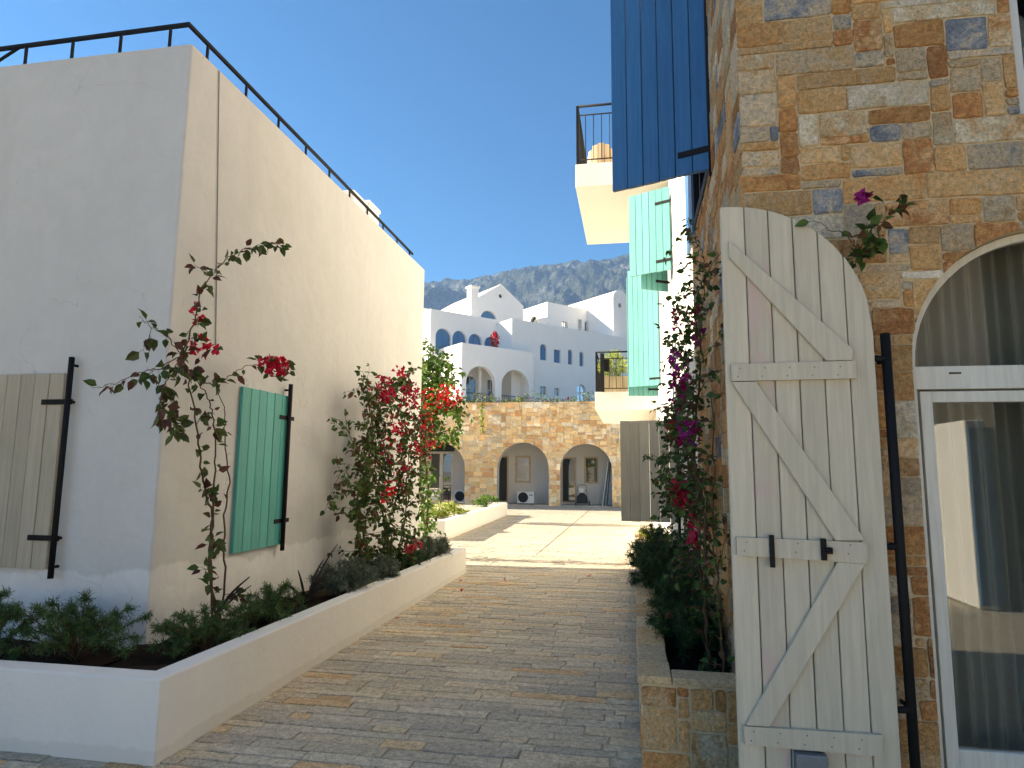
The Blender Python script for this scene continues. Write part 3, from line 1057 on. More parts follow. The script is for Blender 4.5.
climber('bougainvillea', (-3.15, 7.8, 0.36), 'dense bougainvillea with dull crimson flowers against the grey house wall beyond the green shutter', G, [
    ([(-3.15, 7.82, 0.36), (-3.15, 7.48, 0.91), (-3.15, 7.30, 1.26), (-3.15, 7.58, 1.67), (-3.15, 7.67, 2.10), (-3.15, 7.51, 2.45), (-3.15, 7.30, 2.69)], 0.014, 40, 24),
    ([(-3.1, 7.89, 0.36), (-3.1, 8.09, 0.86), (-3.1, 7.81, 1.37), (-3.1, 8.0, 1.80), (-3.1, 7.72, 2.29), (-3.1, 8.17, 2.72), (-3.1, 8.78, 2.92)], 0.013, 40, 24),
    ([(-3.05, 8.25, 0.36), (-3.02, 8.62, 0.95), (-3.0, 8.54, 1.48), (-3.0, 8.67, 1.89), (-3.0, 8.88, 2.31), (-3.0, 9.2, 2.5)], 0.010, 36, 20),
    ([(-3.0, 8.0, 0.36), (-3.0, 7.95, 0.9), (-2.98, 8.2, 1.4), (-3.0, 8.35, 2.0), (-3.0, 8.2, 2.5)], 0.009, 36, 22),
    ([(-3.1, 7.55, 0.36), (-3.1, 7.25, 0.8), (-3.05, 7.2, 1.3), (-3.05, 7.35, 1.9), (-3.05, 7.2, 2.3)], 0.009, 36, 22),
    ([(-3.1, 7.35, 1.03), (-3.1, 7.03, 1.39), (-3.1, 6.83, 1.61), (-3.1, 6.60, 1.45), (-3.1, 6.39, 1.20)], 0.005, 20, 6),
    ([(-3.1, 7.53, 1.61), (-3.1, 6.98, 1.94), (-3.1, 6.78, 2.10)], 0.004, 24, 10),
], [((-2.93, 7.45, 2.55), (0.12, 0.34, 0.20), 90, 'wine'), ((-2.93, 8.45, 2.60), (0.12, 0.42, 0.22), 100, 'wine'), ((-2.93, 8.0, 1.9), (0.12, 0.8, 0.7), 80, 'wine'), ((-2.9, 9.0, 2.05), (0.12, 0.3, 0.4), 60, 'wine'), ((-2.95, 7.9, 2.1), (0.1, 0.3, 0.12), 34, 'crimson'),
    ((-2.92, 7.65, 1.35), (0.1, 0.18, 0.16), 34, 'scarlet'), ((-2.9, 8.7, 1.9), (0.1, 0.25, 0.14), 34, 'crimson'), ((-2.92, 8.3, 1.6), (0.1, 0.2, 0.08), 16, 'crimson'),
    ((-2.88, 8.5, 0.62), (0.1, 0.3, 0.09), 40, 'crimson'), ((-2.9, 7.9, 2.85), (0.1, 0.15, 0.1), 16, 'crimson'), ((-2.9, 9.0, 2.3), (0.1, 0.2, 0.15), 24, 'scarlet')],
    R(32), 0.075, 'boug', (0.1, 0.34))
climber('bougainvillea', (-3.85, 12.2, 0), 'tall leafy bougainvillea with bright scarlet flowers just beyond the far corner of the grey house', G, [
    ([(-3.9, 12.2, 0.0), (-3.80, 12.1, 0.98), (-3.82, 12.0, 1.62), (-3.90, 12.0, 2.38), (-3.85, 12.0, 2.95), (-3.65, 12.0, 3.3), (-3.9, 12.0, 3.7)], 0.03, 26, 12),
    ([(-3.8, 12.3, 0.0), (-3.95, 12.2, 1.0), (-4.0, 12.1, 1.9), (-4.1, 12.2, 2.8), (-4.0, 12.2, 3.6)], 0.022, 22, 14),
    ([(-3.85, 12.0, 2.3), (-3.6, 11.9, 2.7), (-3.35, 11.9, 2.85), (-3.12, 11.8, 2.65)], 0.012, 50, 30),
    ([(-3.85, 12.0, 2.0), (-3.5, 12.0, 2.35), (-3.25, 11.9, 2.3)], 0.010, 40, 26),
    ([(-3.9, 12.0, 2.9), (-3.65, 12.0, 3.2), (-3.45, 12.0, 3.45)], 0.010, 60, 40),
    ([(-3.9, 12.1, 2.7), (-3.7, 12.1, 3.3), (-3.55, 12.1, 3.75)], 0.010, 60, 40),
    ([(-4.0, 12.1, 3.0), (-3.85, 12.1, 3.6), (-3.75, 12.1, 4.0)], 0.010, 60, 40),
], [((-3.42, 11.75, 2.95), (0.36, 0.2, 0.27), 280, 'scarlet'), ((-3.75, 11.8, 2.75), (0.25, 0.2, 0.18), 60, 'scarlet'), ((-3.8, 11.8, 2.3), (0.15, 0.2, 0.15), 26, 'crimson'),
    ((-3.9, 11.8, 3.0), (0.2, 0.2, 0.2), 40, 'scarlet'), ((-3.6, 11.8, 2.1), (0.15, 0.15, 0.12), 20, 'scarlet')],
    R(33), 0.095, 'bright', (0.15, 0.4), lean=V3((0.2, -0.4, 0)))

J = 'shrubs in the white planter by the grey house'
conifer_shrub('juniper_shrub', (-4.22, 3.85, 0.35), 'spiky green juniper at the left edge, under the beige shutter', J, R(41), 0.28, 0.26, 0.42, 24, 60)
conifer_shrub('juniper_shrub', (-3.62, 3.95, 0.35), 'feathery green juniper spreading beside the front house corner', J, R(42), 0.40, 0.28, 0.42, 30, 64)
conifer_shrub('juniper_shrub', (-2.98, 4.35, 0.35), 'low green juniper at the foot of the sparse bougainvillea', J, R(43), 0.24, 0.36, 0.30, 28, 50)
conifer_shrub('juniper_shrub', (-2.98, 5.25, 0.34), 'low green juniper below the green shutter', J, R(44), 0.26, 0.5, 0.30, 36, 50)
conifer_shrub('lavender', (-2.93, 6.55, 0.33), 'grey-green lavender cushion in front of the black strappy plant', J, R(45), 0.26, 0.38, 0.34, 70, 34, 'lavender', 0.035)
conifer_shrub('lavender', (-2.92, 7.3, 0.33), 'grey-green lavender cushion at the foot of the dense bougainvillea', J, R(46), 0.24, 0.34, 0.32, 60, 34, 'lavender', 0.035)
conifer_shrub('lavender', (-2.95, 9.5, 0.31), 'pale grey lavender cushion near the far end of the white planter', J, R(47), 0.26, 0.45, 0.36, 60, 34, 'lavender', 0.035)
conifer_shrub('juniper_shrub', (-2.95, 8.5, 0.31), 'dark green low shrub between the two farther lavender cushions', J, R(48), 0.26, 0.5, 0.24, 50, 34, 'dark_juniper')


def strappy(loc, label, blades, seed):
    t = MB()
    r_ = R(seed)
    b = V3(loc)
    for tip, w in blades:
        tip = V3(tip)
        mid = b.lerp(tip, 0.55) + V3((0, 0, 0.04))
        sp = smooth_path([b + V3((r_.uniform(-.03, .03), r_.uniform(-.03, .03), 0)), mid, tip], 5)
        n = len(sp)
        t.tube(sp, [w * (1 - 0.6 * abs(2 * i / n - 0.7)) for i in range(n)], 5)
    o = t.build('strappy_plant', 'dead_leaf', None, loc=loc)
    return tag(o, label, 'plant', 'withered strappy plants in the white planter')


strappy((-3.05, 5.95, 0.36), 'black withered strappy plant between the green shutter and the lavender', [((-3.0, 5.45, 0.62), .014), ((-3.05, 6.30, 0.72), .013), ((-3.0, 6.5, 0.85), .010), ((-2.95, 6.2, 0.58), .016),
        ((-3.0, 6.35, 0.62), .014), ((-3.0, 5.7, 0.70), .012), ((-2.9, 6.1, 0.5), .014), ((-3.1, 5.3, 0.5), .012)], 1)
strappy((-3.1, 4.48, 0.40), 'black forked dead stick leaning beside the sparse bougainvillea', [((-3.0, 4.92, 0.76), .013), ((-3.0, 4.95, 0.69), .010), ((-2.98, 4.8, 0.70), .010)], 2)

# ================================================================== RIGHT STONE HOUSE
FX, FY = 0.61, 3.55
sh = thing('stone_house', (3.0, 6.0, 0), 'near house of rough ochre stone with an arched glass door, at the right edge', 'house')
ac, ar, asp = 2.05, 0.68, 2.15          # arched door opening: centre, radius, springing
door_hole = arch(ac - FX, ar, 0.02, asp, 28)
win_hole = rect(1.955 - FX, 3.42, 2.95 - FX, 4.7)
mb = MB()
wall_sheet(mb, (FX, FY, 0), X, -Y, rect(0, 0, 5.6, 8.2), [door_hole, win_hole], 0.30)
bw_hole = rect(4.93 - FY, 3.86, 6.12 - FY, 5.3)
wall_sheet(mb, (FX, FY + 0.30, 0), Y, -X, rect(0, 0, 6.4 - FY - 0.30, 8.2), [rect(4.93 - FY - 0.3, 3.86, 6.12 - FY - 0.3, 5.3)], 0.25)
mb.box(FX, 6.4, 0, 6.2, 6.58, 8.2)
mb.box(5.95, FY + 0.3, 0, 6.2, 6.4, 8.2)
mb.box(FX, FY + 0.003, 8.2, 6.2, 6.58, 8.4)
mb.build('wall', 'mortar', sh)
mb = MB()


def near_pal(r):
    q = r.random()
    if q < 0.07:
        return r.uniform(0.0, 0.10)
    if q < 0.26:
        return r.uniform(0.16, 0.30)
    if q < 0.56:
        return r.uniform(0.36, 0.56)
    if q < 0.86:
        return r.uniform(0.56, 0.78)
    return r.uniform(0.80, 1.0)


clad(mb, (FX - 0.012, FY, 0), X, -Y, 3.6, 6.0, [[(a + 0.012, b) for a, b in door_hole], [(a + 0.012, b) for a, b in win_hole]], (0.050, 0.047), R(61), ws=(3, 4, 5, 6, 7, 8, 10), hs=(2, 2, 3, 3, 4, 1), palette=near_pal)
clad(mb, (FX, FY - 0.002, 0), Y, -X, 6.4 - FY, 8.2, [bw_hole], (0.056, 0.052), R(62), ws=(3, 4, 5, 6, 7, 8), hs=(2, 2, 3, 3, 4), palette=near_pal)
mb.build('stone_facing', 'ashlar', sh)
# dark room behind the glass door
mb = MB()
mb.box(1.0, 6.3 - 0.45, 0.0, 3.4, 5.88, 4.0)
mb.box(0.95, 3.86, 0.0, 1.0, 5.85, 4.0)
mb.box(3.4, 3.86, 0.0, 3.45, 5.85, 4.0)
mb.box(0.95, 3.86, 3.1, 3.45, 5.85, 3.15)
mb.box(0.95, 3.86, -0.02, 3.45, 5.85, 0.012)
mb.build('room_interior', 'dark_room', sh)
# French door with arched fanlight
fy = FY + 0.06
mb = MB()
rim_o = arch(ac, ar - 0.004, 0.03, asp, 28)
rim_i = arch(ac, ar - 0.042, 0.09, asp, 28)
nO = len(rim_o)
P0 = V3((0, fy, 0))
for (pa, pb, d0) in ((rim_o, rim_i, 0.0),):
    fr = [V3((a, fy, b)) for a, b in pa] + [V3((a, fy, b)) for a, b in pb]
    bk = [q + Y * 0.07 for q in fr]
    vsx = fr + bk
    fsx = []
    for i in range(nO):
        j = (i + 1) % nO
        fsx += [(i, j, j + nO, i + nO), (i + 2 * nO, i + 3 * nO, j + 3 * nO, j + 2 * nO), (i + nO, j + nO, j + 3 * nO, i + 3 * nO), (i, i + 2 * nO, j + 2 * nO, j)]
    mb.add(vsx, fsx)
mb.box(ac - ar + 0.02, fy - 0.006, 2.03, ac + ar - 0.02, fy + 0.065, 2.145)
fd = mb.build('french_door_frame', 'frame_paint', sh, bevel=0.003)
for x0, x1 in ((ac - ar + 0.055, ac - 0.003), (ac + 0.003, ac + ar - 0.055)):
    b = MB()
    for (p0, p1, q0, q1) in ((x0, x0 + 0.055, 0.10, 2.02), (x1 - 0.055, x1, 0.10, 2.02), (x0 + 0.055, x1 - 0.055, 0.10, 0.33), (x0 + 0.055, x1 - 0.055, 1.965, 2.02)):
        b.box(p0, fy + 0.004, q0, p1, fy + 0.055, q1)
    b.build('door_leaf', 'frame_paint', fd, bevel=0.003)
    b = MB()
    b.box(x0 + 0.05, fy + 0.028, 0.325, x1 - 0.05, fy + 0.034, 1.97)
    b.build('pane', 'glass', fd)
b = MB()
fan = [(a, z) for a, z in arch(ac, ar - 0.04, asp - 0.01, asp, 28)]
b.extr([V3((a, fy + 0.03, z)) for a, z in fan], Y * 0.006)
b.build('fanlight', 'glass', fd)
for xx in (1.56, 2.0):
    b = MB()
    b.box(xx, fy - 0.010, 2.105, xx + 0.055, fy - 0.005, 2.113)
    b.build('vent_slot', 'black_plastic', fd)
# pleated curtains behind the glass
mb = MB()
n = 240
top_, vsx = 3.0, []
for i in range(n + 1):
    x = 1.2 + 1.7 * i / n
    yv = FY + 0.42 + 0.035 * math.sin(i * 0.62) + 0.012 * math.sin(i * 0.23 + 1)
    vsx += [(x, yv, 0.05), (x, yv + 0.004 * math.sin(i), top_)]
mb.add(vsx, [(2 * i, 2 * i + 2, 2 * i + 3, 2 * i + 1) for i in range(n)], 0, (0.5, 0.5, 0.5), True)
mb.build('curtain', 'curtain', sh)
# upper window, only its white side and sill in view
mb = MB()
for (a, b, c, d) in ((1.955, 2.015, 3.42, 4.7), (2.89, 2.95, 3.42, 4.7), (2.015, 2.89, 3.42, 3.48), (2.015, 2.89, 4.64, 4.7)):
    mb.box(a, FY + 0.03, c, b, FY + 0.10, d)
uw = mb.build('window_frame', 'white_metal', sh, bevel=0.003)
mb = MB()
mb.box(2.015, FY + 0.06, 3.48, 2.89, FY + 0.066, 4.64)
mb.build('pane', 'glass', uw)
mb = MB()
mb.box(1.96, FY + 0.2, 3.42, 2.94, FY + 0.21, 4.7)
mb.build('curtain', 'white_metal', uw)

# the big arched board leaf, folded back against the stone
rng = R(71)
DY = 3.40
DX0, DX1, DZ0 = 0.463, 1.155, 0.05
DW = DX1 - DX0


def door_top(a):
    a = max(0.0, min(DW, a))
    return 2.29 + 0.675 * math.sqrt(max(0.0, 1 - (a / DW) ** 2.15))


mb = MB()
planks(mb, (DX0, DY, 0), X, -Y, DW, DZ0, 3.0, 6, 0.035, rng, top=door_top, stainset=(1,))
# narrow edge boards read as part of the leaf
leafo = mb.build('board_shutter_leaf', 'door_paint', sh)
leafo['label'] = 'large cream arched board leaf with Z braces, folded back against the stone'
for nm, pts in (('batten', [(0.485, 2.055), (1.06, 2.06), (1.06, 2.145), (0.485, 2.14)]), ('batten', [(0.482, 1.215), (1.045, 1.195), (1.06, 1.215), (1.06, 1.275), (1.045, 1.29), (0.482, 1.30)]),
                ('batten', [(0.485, 0.365), (1.075, 0.36), (1.075, 0.45), (0.485, 0.445)]),
                ('brace', [(0.495, 2.78), (0.495, 2.69), (0.93, 2.148), (1.045, 2.148), (1.055, 2.20)]),
                ('brace', [(0.485, 2.052), (0.60, 2.052), (1.055, 1.30), (0.925, 1.295)]),
                ('brace', [(0.495, 0.448), (0.60, 0.449), (1.05, 1.195), (0.93, 1.198)])):
    b = MB()
    b.extr([V3((a, DY - 0.003, z)) for a, z in pts], -Y * (0.024 if nm == 'batten' else 0.022), 0, (0.5, 0.5, 0.0))
    if nm == 'batten':
        zc = (pts[0][1] + pts[-1][1]) / 2
        for k in range(6):
            xx = DX0 + DW * (k + 0.5) / 6
            for dz in (-0.02, 0.02):
                if 0.49 < xx < 1.05:
                    b.tube([(xx + 0.3 * dz, DY - 0.0265, zc + dz), (xx + 0.3 * dz, DY - 0.0285, zc + dz)], 0.0035, 6, 1)
    b.build(nm, ['door_paint', 'grey_metal'], leafo, bevel=0.004 if nm == 'brace' else 0.0)

b = MB()
b.box(0.628, DY - 0.042, 1.165, 0.650, DY - 0.027, 1.315)
b.build('latch_bar', 'black_metal', leafo, bevel=0.002)
b = MB()
b.box(0.856, DY - 0.045, 1.205, 0.88, DY - 0.027, 1.305)
b.tube([(0.868, DY - 0.045, 1.255), (0.868, DY - 0.07, 1.255), (0.895, DY - 0.075, 1.25)], 0.008, 6)
b.box(0.878, DY - 0.050, 1.235, 0.905, DY - 0.030, 1.265)
b.build('latch_catch', 'black_metal', leafo, bevel=0.002)
b = MB()
b.box(0.70, DY - 0.06, 0.18, 0.835, DY - 0.002, 0.352)
b.build('foot_plate', 'grey_metal', leafo, bevel=0.004)
b = MB()
b.tube([(1.222, DY + 0.03, 0.03), (1.216, DY + 0.03, 2.285)], 0.022, 8)
for z in (0.55, 1.27, 2.16):
    b.tube([(1.16, DY + 0.015, z), (1.222, DY + 0.03, z)], 0.016, 6)
    b.tube([(1.222, DY + 0.03, z), (1.222, FY + 0.01, z)], 0.010, 6)
b.build('locking_bar', 'black_metal', leafo)


def open_shutter(parent, hinge, ang, width, z0, z1, n, mat, label, seed, straps=True, bar=False):
    """leaf on a wall that faces -X; ang = degrees past square, away from the viewer"""
    r_ = R(seed)
    a = math.radians(ang)
    h = V3((hinge[0], hinge[1], 0))
    u = V3((-math.cos(a), math.sin(a), 0))
    nrm = V3((-math.sin(a), -math.cos(a), 0))
    b = MB()
    planks(b, h, u, nrm, width, z0, z1, n, 0.035, r_, gap=0.006)
    o = b.build('shutter', mat, parent)
    o['label'] = label
    if straps:
        for z in (z0 + 0.16, z1 - 0.24):
            s = MB()
            strap(s, h - u * 0.03 + nrm * 0.001, u, nrm, 0.27, z, 0.045)
            s.build('hinge_strap', 'black_metal', o)
    if bar:
        s = MB()
        s.tube([h + nrm * 0.05 - u * 0.03 + ZUP * (z0 - 0.08), h + nrm * 0.05 - u * 0.03 + ZUP * (z1 + 0.1)], 0.026, 8)
        for z in (z0 + 0.05, (z0 + z1) / 2, z1 - 0.05):
            s.tube([h + nrm * 0.05 - u * 0.02 + ZUP * z, h - u * 0.03 + ZUP * z], 0.01, 6)
        s.build('locking_bar', 'black_metal', o)
    return o


open_shutter(sh, (FX - 0.012, 4.86), 21.5, 0.785, 3.86, 5.75, 6, 'blue_paint', 'blue board shutter swung out over the alley', 81, True, True)
# its fellow leaf, folded flat on the wall beyond the window
b = MB()
planks(b, (FX - 0.03, 6.18, 0), Y, -X, 0.70, 3.86, 5.75, 6, 0.035, R(82))
b.build('shutter', 'blue_paint', sh)['label'] = 'blue board shutter folded flat beyond the window'
b = MB()
b.box(FX - 0.02, 4.93, 3.86, FX + 0.06, 4.99, 5.3)
b.box(FX - 0.02, 6.06, 3.86, FX + 0.06, 6.12, 5.3)
b.box(FX - 0.02, 4.99, 3.86, FX + 0.06, 6.06, 3.95)
b.box(FX - 0.02, 4.99, 5.22, FX + 0.06, 6.06, 5.3)
b.box(FX - 0.02, 5.49, 3.95, FX + 0.06, 5.56, 5.22)
bwf = b.build('window_frame', 'black_metal', sh)
b = MB()
b.box(FX + 0.02, 4.99, 3.95, FX + 0.026, 6.06, 5.22)
b.build('pane', 'far_glass', bwf)

# ================================================================== CREAM HOUSE BEYOND
ch = thing('cream_house', (3, 11, 0), 'cream rendered house with mint green shutters and a high balcony, right of the alley', 'house')
CX = 0.66
mb = MB()
def hole(y0, z0, y1, z1):
    return rect(y0 - 6.6, z0, y1 - 6.6, z1)
wall_sheet(mb, (CX, 6.6, 0), Y, -X, rect(0, 0, 10.2, 9.0), [hole(10.28, 4.72, 10.98, 6.12), hole(15.45, 3.6, 16.15, 6.4), hole(9.42, 0.94, 10.1, 2.33), hole(11.6, 7.0, 13.4, 8.7)], 0.25)
mb.box(CX + 0.25, 6.6, 0, 6.0, 6.8, 9.0)
mb.box(CX + 0.25, 16.6, 0, 6.0, 16.8, 9.0)
mb.box(CX, 6.6, 9.0, 6.0, 16.8, 9.2)
mb.build('wall', 'cream_wall', ch)
for (y0, z0, y1, z1) in ((10.28, 4.72, 10.98, 6.12), (15.45, 3.6, 16.15, 6.4), (9.42, 0.94, 10.1, 2.33), (11.6, 7.0, 13.4, 8.7)):
    b = MB()
    for (p0, q0, p1, q1) in ((y0, z0, y0 + 0.05, z1), (y1 - 0.05, z0, y1, z1), (y0 + 0.05, z0, y1 - 0.05, z0 + 0.05), (y0 + 0.05, z1 - 0.05, y1 - 0.05, z1), ((y0 + y1) / 2 - 0.03, z0 + 0.05, (y0 + y1) / 2 + 0.03, z1 - 0.05)):
        b.box(CX + 0.10, p0, q0, CX + 0.16, p1, q1)
    w = b.build('window_frame', 'frame_paint', ch)
    b = MB()
    b.box(CX + 0.13, y0 + 0.05, z0 + 0.05, CX + 0.135, y1 - 0.05, z1 - 0.05)
    b.build('pane', 'far_glass', w)
open_shutter(ch, (CX - 0.04, 10.25), 26, 0.70, 4.762, 6.12, 6, 'teal_paint', 'mint green upper shutter, nearer leaf', 83)
open_shutter(ch, (CX - 0.04, 10.99), -30, 0.52, 4.60, 6.05, 5, 'teal_paint', 'mint green upper shutter, farther leaf in shade', 84)
open_shutter(ch, (CX - 0.04, 15.42), 25, 0.76, 3.62, 6.45, 6, 'teal_paint', 'mint green lower shutter, nearer leaf', 85)
open_shutter(ch, (CX - 0.04, 16.2), -10, 0.72, 3.45, 6.4, 6, 'teal_paint', 'mint green lower shutter, farther leaf in shade', 86)
open_shutter(ch, (CX - 0.04, 9.37), 10, 0.81, 0.936, 2.333, 6, 'taupe_paint', 'taupe board shutter low above the stone planter', 87)
b = MB()
b.tube([(CX - 0.06, 9.33, 0.75), (CX - 0.06, 9.33, 2.6)], 0.02, 8)
b.build('locking_bar', 'black_metal', ch)


def balcony(parent, x0, y0, x1, y1, zu, zt_, zr, pitch, mat='cream_wall', midrail=0.0):
    b = MB()
    b.box(x0, y0, zu, x1, y1, zt_)
    bal = b.build('balcony', mat, parent, bevel=0.012)
    r_ = MB()
    i = 0.04
    corners = [(x1, y0 + i), (x0 + i, y0 + i), (x0 + i, y1 - i), (x1, y1 - i)]
    for (ax, ay), (bx, by) in zip(corners, corners[1:]):
        for z, rr in ((zr, 0.022), (zr - 0.17, 0.012), (zt_ + 0.09, 0.012)):
            r_.tube([(ax, ay, z), (bx, by, z)], rr, 6)
        L = math.hypot(bx - ax, by - ay)
        n_ = max(2, int(L / pitch))
        for k in range(1, n_):
            q = k / n_
            r_.tube([(ax + (bx - ax) * q, ay + (by - ay) * q, zt_ + 0.09), (ax + (bx - ax) * q, ay + (by - ay) * q, zr - 0.17)], 0.007, 5)
    for (ax, ay) in corners:
        r_.box(ax - 0.025, ay - 0.025, zt_, ax + 0.025, ay + 0.025, zr)
    r_.build('balcony_railing', 'black_metal', bal)
    return bal


balcony(ch, -0.92, 11.0, CX, 14.0, 6.55, 6.97, 8.07, 0.13)


def slat_barrel(name, c, rx, ry, z0, z1, n, roundtop, label, seed):
    t = thing(name, (c[0], c[1], z0), label, 'planter')
    b = MB()
    r_ = R(seed)
    for i in range(n):
        a0, a1 = 2 * PI * i / n + 0.02, 2 * PI * (i + 1) / n - 0.02
        am = (a0 + a1) / 2
        tp = z1 - (roundtop * abs(math.cos(am)) ** 2.4)
        q = [V3((c[0] + rx * math.cos(a), c[1] + ry * math.sin(a), z0)) for a in (a0, am, a1)]
        k = [V3((c[0] + rx * 0.9 * math.cos(a), c[1] + ry * 0.9 * math.sin(a), z0)) for a in (a1, am, a0)]
        pl_ = q + k
        vsx = pl_ + [V3((p_.x, p_.y, tp)) for p_ in pl_]
        m_ = 6
        b.add(vsx, [(j, (j + 1) % m_, (j + 1) % m_ + m_, j + m_) for j in range(m_)] + [tuple(range(m_))[::-1], tuple(range(m_, 2 * m_))], 0, (r_.random(), r_.random(), 0))
    b.build('slats', 'brown_wood', t)
    b = MB()
    b.cyl(c, rx * 0.88, rx * 0.88, z0 + 0.02, z1 - roundtop - 0.06, 14)
    b.build('planting_soil', 'soil', t)
    return t


slat_barrel('barrel_planter', (-0.48, 11.5), 0.26, 0.26, 6.97, 7.46, 14, 0.16, 'pale slatted round-topped barrel on the high balcony', 1)

# ================================================================== SECOND CREAM HOUSE WITH LOW BALCONY
c2 = thing('balcony_house', (3, 20, 0), 'farther cream house whose low balcony carries a bushy potted plant', 'house')
mb = MB()
mb.box(0.60, 16.8, 0, 6, 25.5, 7.6)
mb.build('wall', 'cream_wall', c2, bevel=0.01)
balcony(c2, -0.94, 16.95, 0.60, 21.8, 3.2, 3.66, 4.70, 0.16)
b = MB()
b.box(-0.80, 16.93, 3.67, -0.70, 17.03, 4.66)
b.box(-0.72, 17.02, 4.2, -0.58, 17.05, 4.52)
b.build('railing_post', 'black_metal', c2)
t = thing('slatted_planter', (-0.3, 17.6, 3.66), 'pale slatted timber planter box behind the railing of the low balcony', 'planter')
b = MB()
rng = R(9)
for k in range(9):
    b.box(-0.70 + 0.10 * k, 17.35, 3.68, -0.605 + 0.10 * k, 17.38, 4.12 + rng.uniform(-0.01, 0.01), 0, (rng.random(), rng.random(), 0))
    b.box(-0.70 + 0.10 * k, 17.95, 3.68, -0.605 + 0.10 * k, 17.98, 4.12, 0, (rng.random(), rng.random(), 0))
b.box(-0.73, 17.35, 3.67, -0.70, 17.98, 4.12)
b.box(0.2, 17.35, 3.67, 0.23, 17.98, 4.12)
b.build('slats', 'brown_wood', t)
b = MB()
b.box(-0.70, 17.38, 3.68, 0.2, 17.95, 4.05)
b.build('planting_soil', 'soil', t)
leafy_bush('potted_shrub', (-0.48, 17.6, 4.05), 'yellow-green bushy plant rising above the low balcony railing', None, R(23), (0.36, 0.34, 0.42), 900, 0.11, 'yellow', narrow=0.25)

# ================================================================== RIGHT PLANTER AND PLANTS
sp_ = thing('stone_planter', (0.3, 7, 0), 'ochre stone planter along the foot of the right-hand houses', 'planter')
mb = MB()
PZ = 0.46
mb.box(0.03, 3.88, -0.02, 0.60, 4.02, PZ)
mb.box(0.03, 4.02, -0.02, 0.17, 13.2, PZ)
mb.box(0.17, 13.06, -0.02, 0.655, 13.2, PZ)
mb.build('planter_core', 'mortar', sp_)
mb = MB()
clad(mb, (0.022, 3.88, 0), X, -Y, 0.58, PZ - 0.01, [], (0.064, 0.056), R(68), ws=(2, 3, 3, 4), hs=(2, 3, 3, 4), gap=0.009, palette=lambda r: r.choice((0.3, 0.42, 0.5, 0.6, 0.66, 0.82)) + r.uniform(-.05, .05))
clad(mb, (0.03, 3.872, 0), Y, -X, 9.3, PZ - 0.01, [], (0.075, 0.06), R(64), ws=(2, 3, 4, 5), hs=(2, 3, 3, 4), palette=near_pal)
mb.build('stone_facing', 'ashlar', sp_)
mb = MB()
rng = R(65)
y = 3.865
while y < 13.2:
    L = rng.uniform(0.22, 0.45)
    mb.box(0.006 + rng.uniform(-.004, .004), y, PZ, 0.185 + rng.uniform(-.004, .004), min(y + L - 0.008, 13.2), PZ + 0.04 + rng.uniform(-.003, .003), 0, (rng.random(), rng.random(), rng.random()))
    y += L
mb.box(0.192, 3.862, PZ, 0.60, 4.03, PZ + 0.039, 0, (0.2, 0.6, 0.3))
mb.build('coping', 'cap_stone', sp_, bevel=0.006)
mb = MB()
pts = []
for j in range(81):
    for i in range(9):
        x, y = 0.17 + 0.49 * i / 8, 4.0 + 9.1 * j / 80
        pts.append((x, y, 0.33 + 0.05 * noise.fractal(V3((x * 4, y * 4, 2)), 0.8, 2, 3)))
mb.add(pts, [(j * 9 + i, j * 9 + i + 1, (j + 1) * 9 + i + 1, (j + 1) * 9 + i) for j in range(80) for i in range(8)], 0, (0.5, 0.5, 0.5), True)
mb.build('planting_soil', 'soil', sp_)

